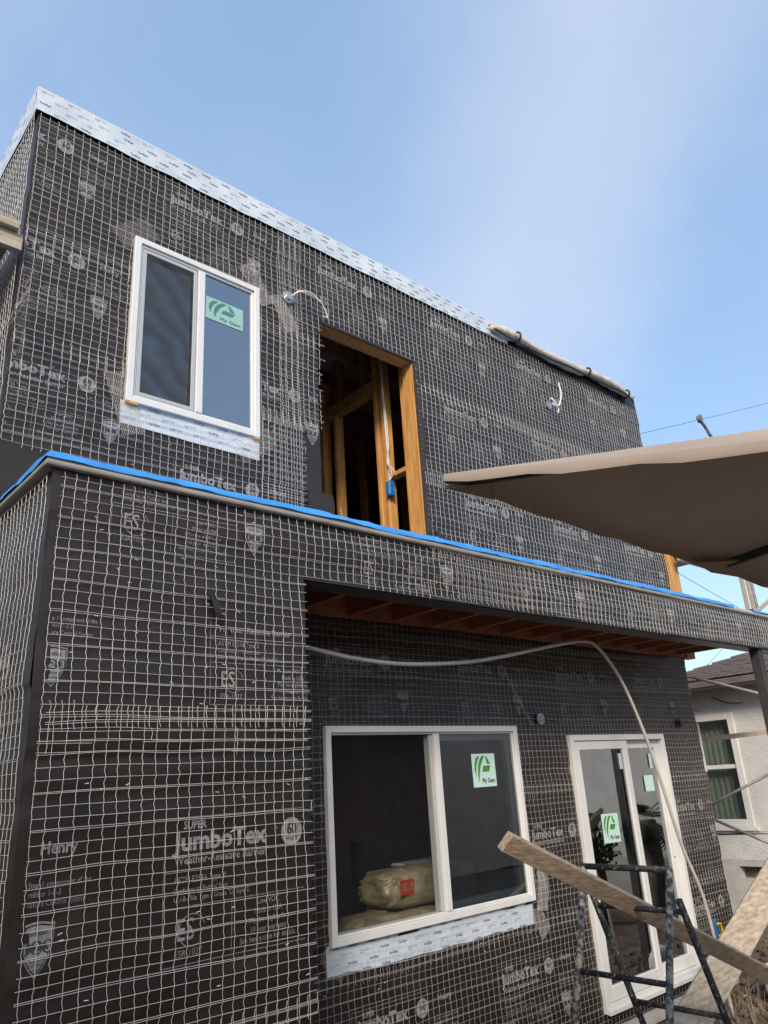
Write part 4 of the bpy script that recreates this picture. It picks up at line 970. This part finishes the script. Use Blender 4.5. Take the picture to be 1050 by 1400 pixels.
# bare bracket standing above the canopy
P0 = onY(969, 592, 4.9); P1_ = onY(957, 574, 4.9)
sl = empty('mast', (P0.x+.35, 4.9, 0)); tag(sl, 'thin grey mast with a round clamp head rising above the umbrella', 'mast')
m = MB(); m.tube(spline([(P0.x+.35, 4.9, 0), (P0.x+.33, 4.9, 4.5), (P0.x+.12, 4.9, P0.z-.35), P0, P1_]), .028, 8); m.build('shaft', 'pole_grey', sl, smooth=True)
m = MB(); m.disc(P1_+Vector((0, -.03, .02)), (0, 1, 0), .07, .06, 14); m.build('clamp_head', 'pole_grey', sl)
# overhead cables
def cable(a, b, sag, label, r=.008):
    A, B = Vector(a), Vector(b); pts = [A+(B-A)*t-Vector((0, 0, sag*4*t*(1-t))) for t in np.linspace(0, 1, 16)]
    m = MB(); m.tube(pts, r, 5); tag(m.build('overhead_cable', 'black_rubber'), label, 'cable')
cable(onY(800, 610, 16), onY(1200, 510, 16), .2, 'overhead cable crossing the sky above the umbrella', .012)
cable(onY(905, 770, 14), onY(1120, 890, 14), .1, 'overhead cable slanting down behind the scaffold platform', .011)
cable(onY(935, 940, 16), onY(1010, 860, 16), .1, 'overhead cable rising in the gap beneath the fascia', .01)
# scaffold plank beside the upper storey, left
A = Vector((.80, 3.80, 5.0)); m = MB()
sl2 = empty('side_platform', (.3, 4.6, 0)); tag(sl2, 'weathered scaffold platform beside the upper storey side wall', 'scaffold')
for k in range(3): MB().beam((.74-.0-.27*k, 3.80, 5.0), (.74-.27*k, 6.3, 5.0), (1, 0, 0), .26, .05).build('platform_plank', 'grey_plank', sl2, bevel=.004)
MB().beam((.90, 3.86, 4.92), (-.1, 3.86, 4.92), (0, 0, 1), .10, .045).build('bearer', 'grey_plank', sl2)
for y in (3.95, 6.1): MB().beam((-.06, y, 0), (-.06, y, 5.9), (1, 0, 0), .09, .09).build('post', 'lumber', sl2)

# ================================================================== WHITE HOUSE NEXT DOOR
XN = 10.5; nb = empty('neighbour_house', (XN, -.3, 0)); tag(nb, 'white stucco bungalow with brown shingle roof and sash window', 'house')
wy0, wy1, wz0, wz1 = 4.78, 5.42, 1.17, 2.50
def ncore(holes, y0, y1, z0, z1):
    m = MB(); ys = sorted({y0, y1, *[h[0] for h in holes], *[h[1] for h in holes]})
    for a, b in zip(ys[:-1], ys[1:]):
        z = z0
        for h in sorted([h for h in holes if h[0] < (a+b)/2 < h[1]], key=lambda h: h[2]): m.box(XN, XN+.2, a, b, z, h[2]); z = h[3]
        m.box(XN, XN+.2, a, b, z, z1)
    return m
ncore([(wy0, wy1, wz0, wz1)], -.3, 5.55, .72, 2.95).build('wall', 'stucco', nb)
m = MB(); m.box(XN+.201, XN+6, -.3, -.1, .3, 2.95); m.build('wall', 'stucco', nb)
m = MB(); m.box(XN+.203, XN+6, 5.35, 5.55, .3, 2.95); m.build('wall', 'stucco', nb)
ncore([(4.5, 5.05, .50, .645)], -.3, 5.55, -.1, .718).build('foundation', 'concrete', nb)
m = MB(); m.box(XN+.12, XN+.14, 4.48, 5.07, .48, .66); m.build('crawl_vent', 'bark', nb)
m = MB()
def ring_x(m, y0, y1, z0, z1, w_, x0, x1): m.box(x0, x1, y0, y0+w_, z0, z1); m.box(x0, x1, y1-w_, y1, z0, z1); m.box(x0, x1, y0+w_, y1-w_, z1-w_, z1); m.box(x0, x1, y0+w_, y1-w_, z0, z0+w_)
ring_x(m, wy0-.05, wy1+.05, wz0-.05, wz1+.05, .085, XN-.025, XN+.08); nw = m.build('window', 'vinyl', nb, bevel=.004)
m = MB(); m.box(XN-.05, XN-.001, wy0-.10, wy1+.1, wz0-.10, wz0-.052); m.build('sill', 'vinyl', nw, bevel=.004)
zm = (wz0+wz1)/2+.03; m = MB(); m.box(XN+.0, XN+.07, wy0+.036, wy1-.036, zm-.025, zm+.025); m.build('meeting_rail', 'vinyl', nw)
for a, b in ((wz0+.036, zm-.026), (zm+.026, wz1-.036)):
    np_obj('pane', [(XN+.04, wy0+.036, a), (XN+.04, wy1-.036, a), (XN+.04, wy1-.036, b), (XN+.04, wy0+.036, b)], [(0, 1, 2, 3)], 'glass', nw)
V = []; F = []; nn = 40
for i in range(nn+1):
    y = wy0+(wy1-wy0)*i/nn; V += [(XN+.15+.015*math.sin(i*1.3), y, wz0), (XN+.15+.015*math.sin(i*1.3), y, wz1)]
F = [(2*i, 2*i+1, 2*i+3, 2*i+2) for i in range(nn)]; np_obj('curtain', V, F, 'curtain', nw, smooth=True)
# eave and roof
ex, ez, pitch = XN-.42, 2.90, math.atan(.34)
m = MB(); m.box(ex, XN+.1, -.7, 5.95, ez-.03, ez-.005); m.build('soffit', 'eave_paint', nb)
m = MB(); m.box(ex-.025, ex-.001, -.7, 5.95, ez-.02, ez+.062); m.build('gutter', 'gutter_paint', nb, bevel=.006)
rd = Vector((math.cos(pitch), 0, math.sin(pitch))); rn = Vector((-math.sin(pitch), 0, math.cos(pitch)))
hipY = 1.95
def roof_z(x): return ez+.07+(x-ex)*math.tan(pitch)
m = MB(); rx = ex+3.2; rz = roof_z(rx)-.03; y0, y1 = -.7, 5.95; z0_ = ez+.04
m.add([(ex, y0, z0_), (2*rx-ex, y0, z0_), (2*rx-ex, y1, z0_), (ex, y1, z0_), (rx, y0+3.2, rz), (rx, y1-3.2, rz)], [(0, 3, 5, 4), (0, 4, 1), (1, 4, 5, 2), (2, 5, 3), (0, 1, 2, 3)]); roof = m.build('roof', 'shingle', nb)
sh = None; cnt = 0; rs = random.Random(8)
for r_ in range(18):
    s_ = r_*.135; x = ex-.01+s_*rd.x; yy = 2.2+.12*(r_ % 2)+rs.uniform(0, .05)
    while yy < 8.2 and cnt < 420:
        if y0+s_+.1 < yy < y1-s_*rd.x-.10:
            c = Vector((ex, yy, ez+.07)) + rd*s_ + rn*(.012+rs.uniform(-.002, .004))
            if sh is None:
                m = MB(); dq = rd*.17; t_ = rn*.012
                base = Vector((ex, yy, ez+.07))
                a = [base+Vector((0, -.12, 0)), base+Vector((0, .12, 0)), base+Vector((0, .12, 0))+dq-rn*.012, base+Vector((0, -.12, 0))+dq-rn*.012]
                m.add(a+[q+t_ for q in a], [(0, 3, 2, 1), (4, 5, 6, 7), (0, 1, 5, 4), (1, 2, 6, 5), (2, 3, 7, 6), (3, 0, 4, 7)]); sh = m.build('shingle', 'shingle', roof); off = WLOC[sh.name]-base; copy0 = sh
                sh.location = c+off-WLOC[roof.name]
            else:
                o = copy_obj(sh, roof, c+off)
            cnt += 1
        yy += .245
# hip cap shingles
for k in range(16):
    s_ = .08+k*.2; c = Vector((ex+s_, y1-s_, roof_z(ex+s_)+.012)); d = Vector((1, -1, .34)).normalized(); sd_ = Vector((1, 1, 0)).normalized()
    m = MB(); m.add([c-sd_*.11-Vector((0, 0, .025)), c+Vector((0, 0, .012)), c+sd_*.11-Vector((0, 0, .025)), c+d*.24-sd_*.11-Vector((0, 0, .035)), c+d*.24, c+d*.24+sd_*.11-Vector((0, 0, .035))], [(0, 1, 4, 3), (1, 2, 5, 4), (0, 2, 1)]); m.build('hip_cap', 'shingle', roof)
cable((XN-.02, 4.95, 2.78), (XN-.02, 4.55, 2.66), .04, 'thin wire tacked to the white stucco under the eave', .006)

# ================================================================== OUT OF VIEW (seen in the glass, or added to shade the house)
gb = empty('garage', (9.3, -4.6, 0)); tag(gb, 'brown stucco outbuilding reflected in the ground-floor window', 'building')
m = MB(); m.box(3.4, 15.2, -8.5, -4.2, 0, 3.6); m.build('wall', 'stucco_brown', gb)
m = MB(); m.box(3.1, 15.5, -8.8, -3.9, 3.602, 3.75); m.build('roof', 'eave_paint', gb)
m = MB(); m.box(9.2, 11.6, -4.198, -4.15, 0, 2.2); m.build('garage_door', 'eave_paint', gb)
def tree(base, h, r, seed, label):
    rs = np.random.RandomState(seed); t = empty('leafy_tree', base); tag(t, label, 'tree'); b = Vector(base)
    m = MB(); m.tube(spline([b, b+Vector((.1, .05, h*.35)), b+Vector((-.05, .1, h*.7))]), [.11]*12+[.08]*12+[.05], 8); m.build('trunk', 'bark', t, smooth=True)
    n = 1800; cl = rs.normal(size=(26, 3)); cl = cl/np.linalg.norm(cl, axis=1)[:, None]*rs.uniform(.35, 1, (26, 1))*r*np.array([1, 1, .9])
    c = cl[rs.randint(0, 26, n)] + rs.normal(size=(n, 3))*r*.17 + np.array([b.x, b.y, h*.72])
    a = rs.normal(size=(n, 3)); a /= np.linalg.norm(a, axis=1)[:, None]; bb = np.cross(a, rs.normal(size=(n, 3))); bb /= np.linalg.norm(bb, axis=1)[:, None]
    s_ = rs.uniform(.03, .06, (n, 1)); V = np.stack([c-a*s_, c+bb*s_*.5, c+a*s_, c-bb*s_*.5], 1).reshape(-1, 3)
    np_obj('crown', V, np.arange(n*4).reshape(-1, 4), 'leaf', t, kind='stuff')
def palm(base, h, seed, label):
    rs = random.Random(seed); t = empty('palm_tree', base); tag(t, label, 'palm'); b = Vector(base); top = b+Vector((0, 0, h))
    m = MB(); m.tube([b, b+Vector((.05, 0, h*.5)), top], [.16, .12, .13], 10); m.build('trunk', 'bark', t, smooth=True)
    for k in range(26):
        a = k*2.399; el = rs.uniform(-.5, 1.2); Lf = rs.uniform(.38, .55); V = []; F = []; p = top.copy(); d = Vector((math.cos(a)*math.cos(el), math.sin(a)*math.cos(el), math.sin(el)))
        sdv = d.cross(Vector((0, 0, 1))).normalized(); n = 14
        for i in range(n):
            p = p+d*(Lf/n); d = (d-Vector((0, 0, .09))).normalized()
            if i < 2: continue
            for s_ in (-1, 1):
                q = p+sdv*s_*.14*math.sin((i+1)/n*2.6)+d*.06-Vector((0, 0, .03)); b_ = len(V); V += [tuple(p), tuple(p+d*.03), tuple(q)]; F.append((b_, b_+1, b_+2))
        np_obj('frond', V, F, 'palm_leaf', t)
def mir(px, py, X):      # a place in front of the white wall whose mirror image in the door glass falls on that pixel
    q = onX(px, py, X); return Vector((X, 2*YB-q.y, q.z))
q = mir(889, 1122, 9.7); palm((q.x, q.y, 0), q.z, 1, 'low palm reflected in the sliding door')
q = mir(803, 1150, 9.6); tree((q.x, q.y, 0), q.z/.72, .36, 2, 'leafy shrub reflected in the sliding door beside the palm')
lb = empty('left_shade_building', (-2.4, 5, 0)); tag(lb, 'unseen tan stucco building across the side yard, sized to shade the low block', 'building')  # unseen block, height chosen to keep sun off the low side wall
m = MB(); m.box(-8, -2.4, 1.5, 13, 0, 4.4); m.build('wall', 'stucco_brown', lb)
m = MB(); m.box(-8.3, -2.1, 1.2, 13.3, 4.402, 4.55); m.build('roof', 'eave_paint', lb)
def add_shade_tree(base, h, rad, seed, label):  # unseen tree added to cast soft shade on the low block
    rs = np.random.RandomState(seed); t = empty('shade_tree', base); tag(t, label, 'tree'); b = Vector(base)
    m = MB(); m.tube(spline([b, b+Vector((.1, .05, h*.3)), b+Vector((-.05, .1, h*.6))]), [.2]*12+[.14]*12+[.08], 10)
    for k in range(6):
        a = k*1.05; m.tube(spline([b+Vector((0, 0, h*.3)), b+Vector((math.cos(a)*rad*.4, math.sin(a)*rad*.4, h*.5)), b+Vector((math.cos(a)*rad*.8, math.sin(a)*rad*.8, h*.66))], 5), .05, 6)
    m.build('trunk', 'bark', t, smooth=True)
    n = 9000; nc = 44; cl = rs.normal(size=(nc, 3)); cl = cl/np.linalg.norm(cl, axis=1)[:, None]*rs.uniform(.3, 1, (nc, 1))*np.array([rad, rad, h*.30])
    c = cl[rs.randint(0, nc, n)] + rs.normal(size=(n, 3))*rad*.16 + np.array([b.x, b.y, h*.66])
    a = rs.normal(size=(n, 3)); a /= np.linalg.norm(a, axis=1)[:, None]; bb = np.cross(a, rs.normal(size=(n, 3))); bb /= np.linalg.norm(bb, axis=1)[:, None]
    s_ = rs.uniform(.07, .14, (n, 1)); V = np.stack([c-a*s_, c+bb*s_*.5, c+a*s_, c-bb*s_*.5], 1).reshape(-1, 3)
    np_obj('crown', V, np.arange(n*4).reshape(-1, 4), 'leaf', t, kind='stuff')
add_shade_tree((-4.1, -2.3, 0), 5.7, 2.1, 4, 'broad leafy tree added out of view to shade the low block')
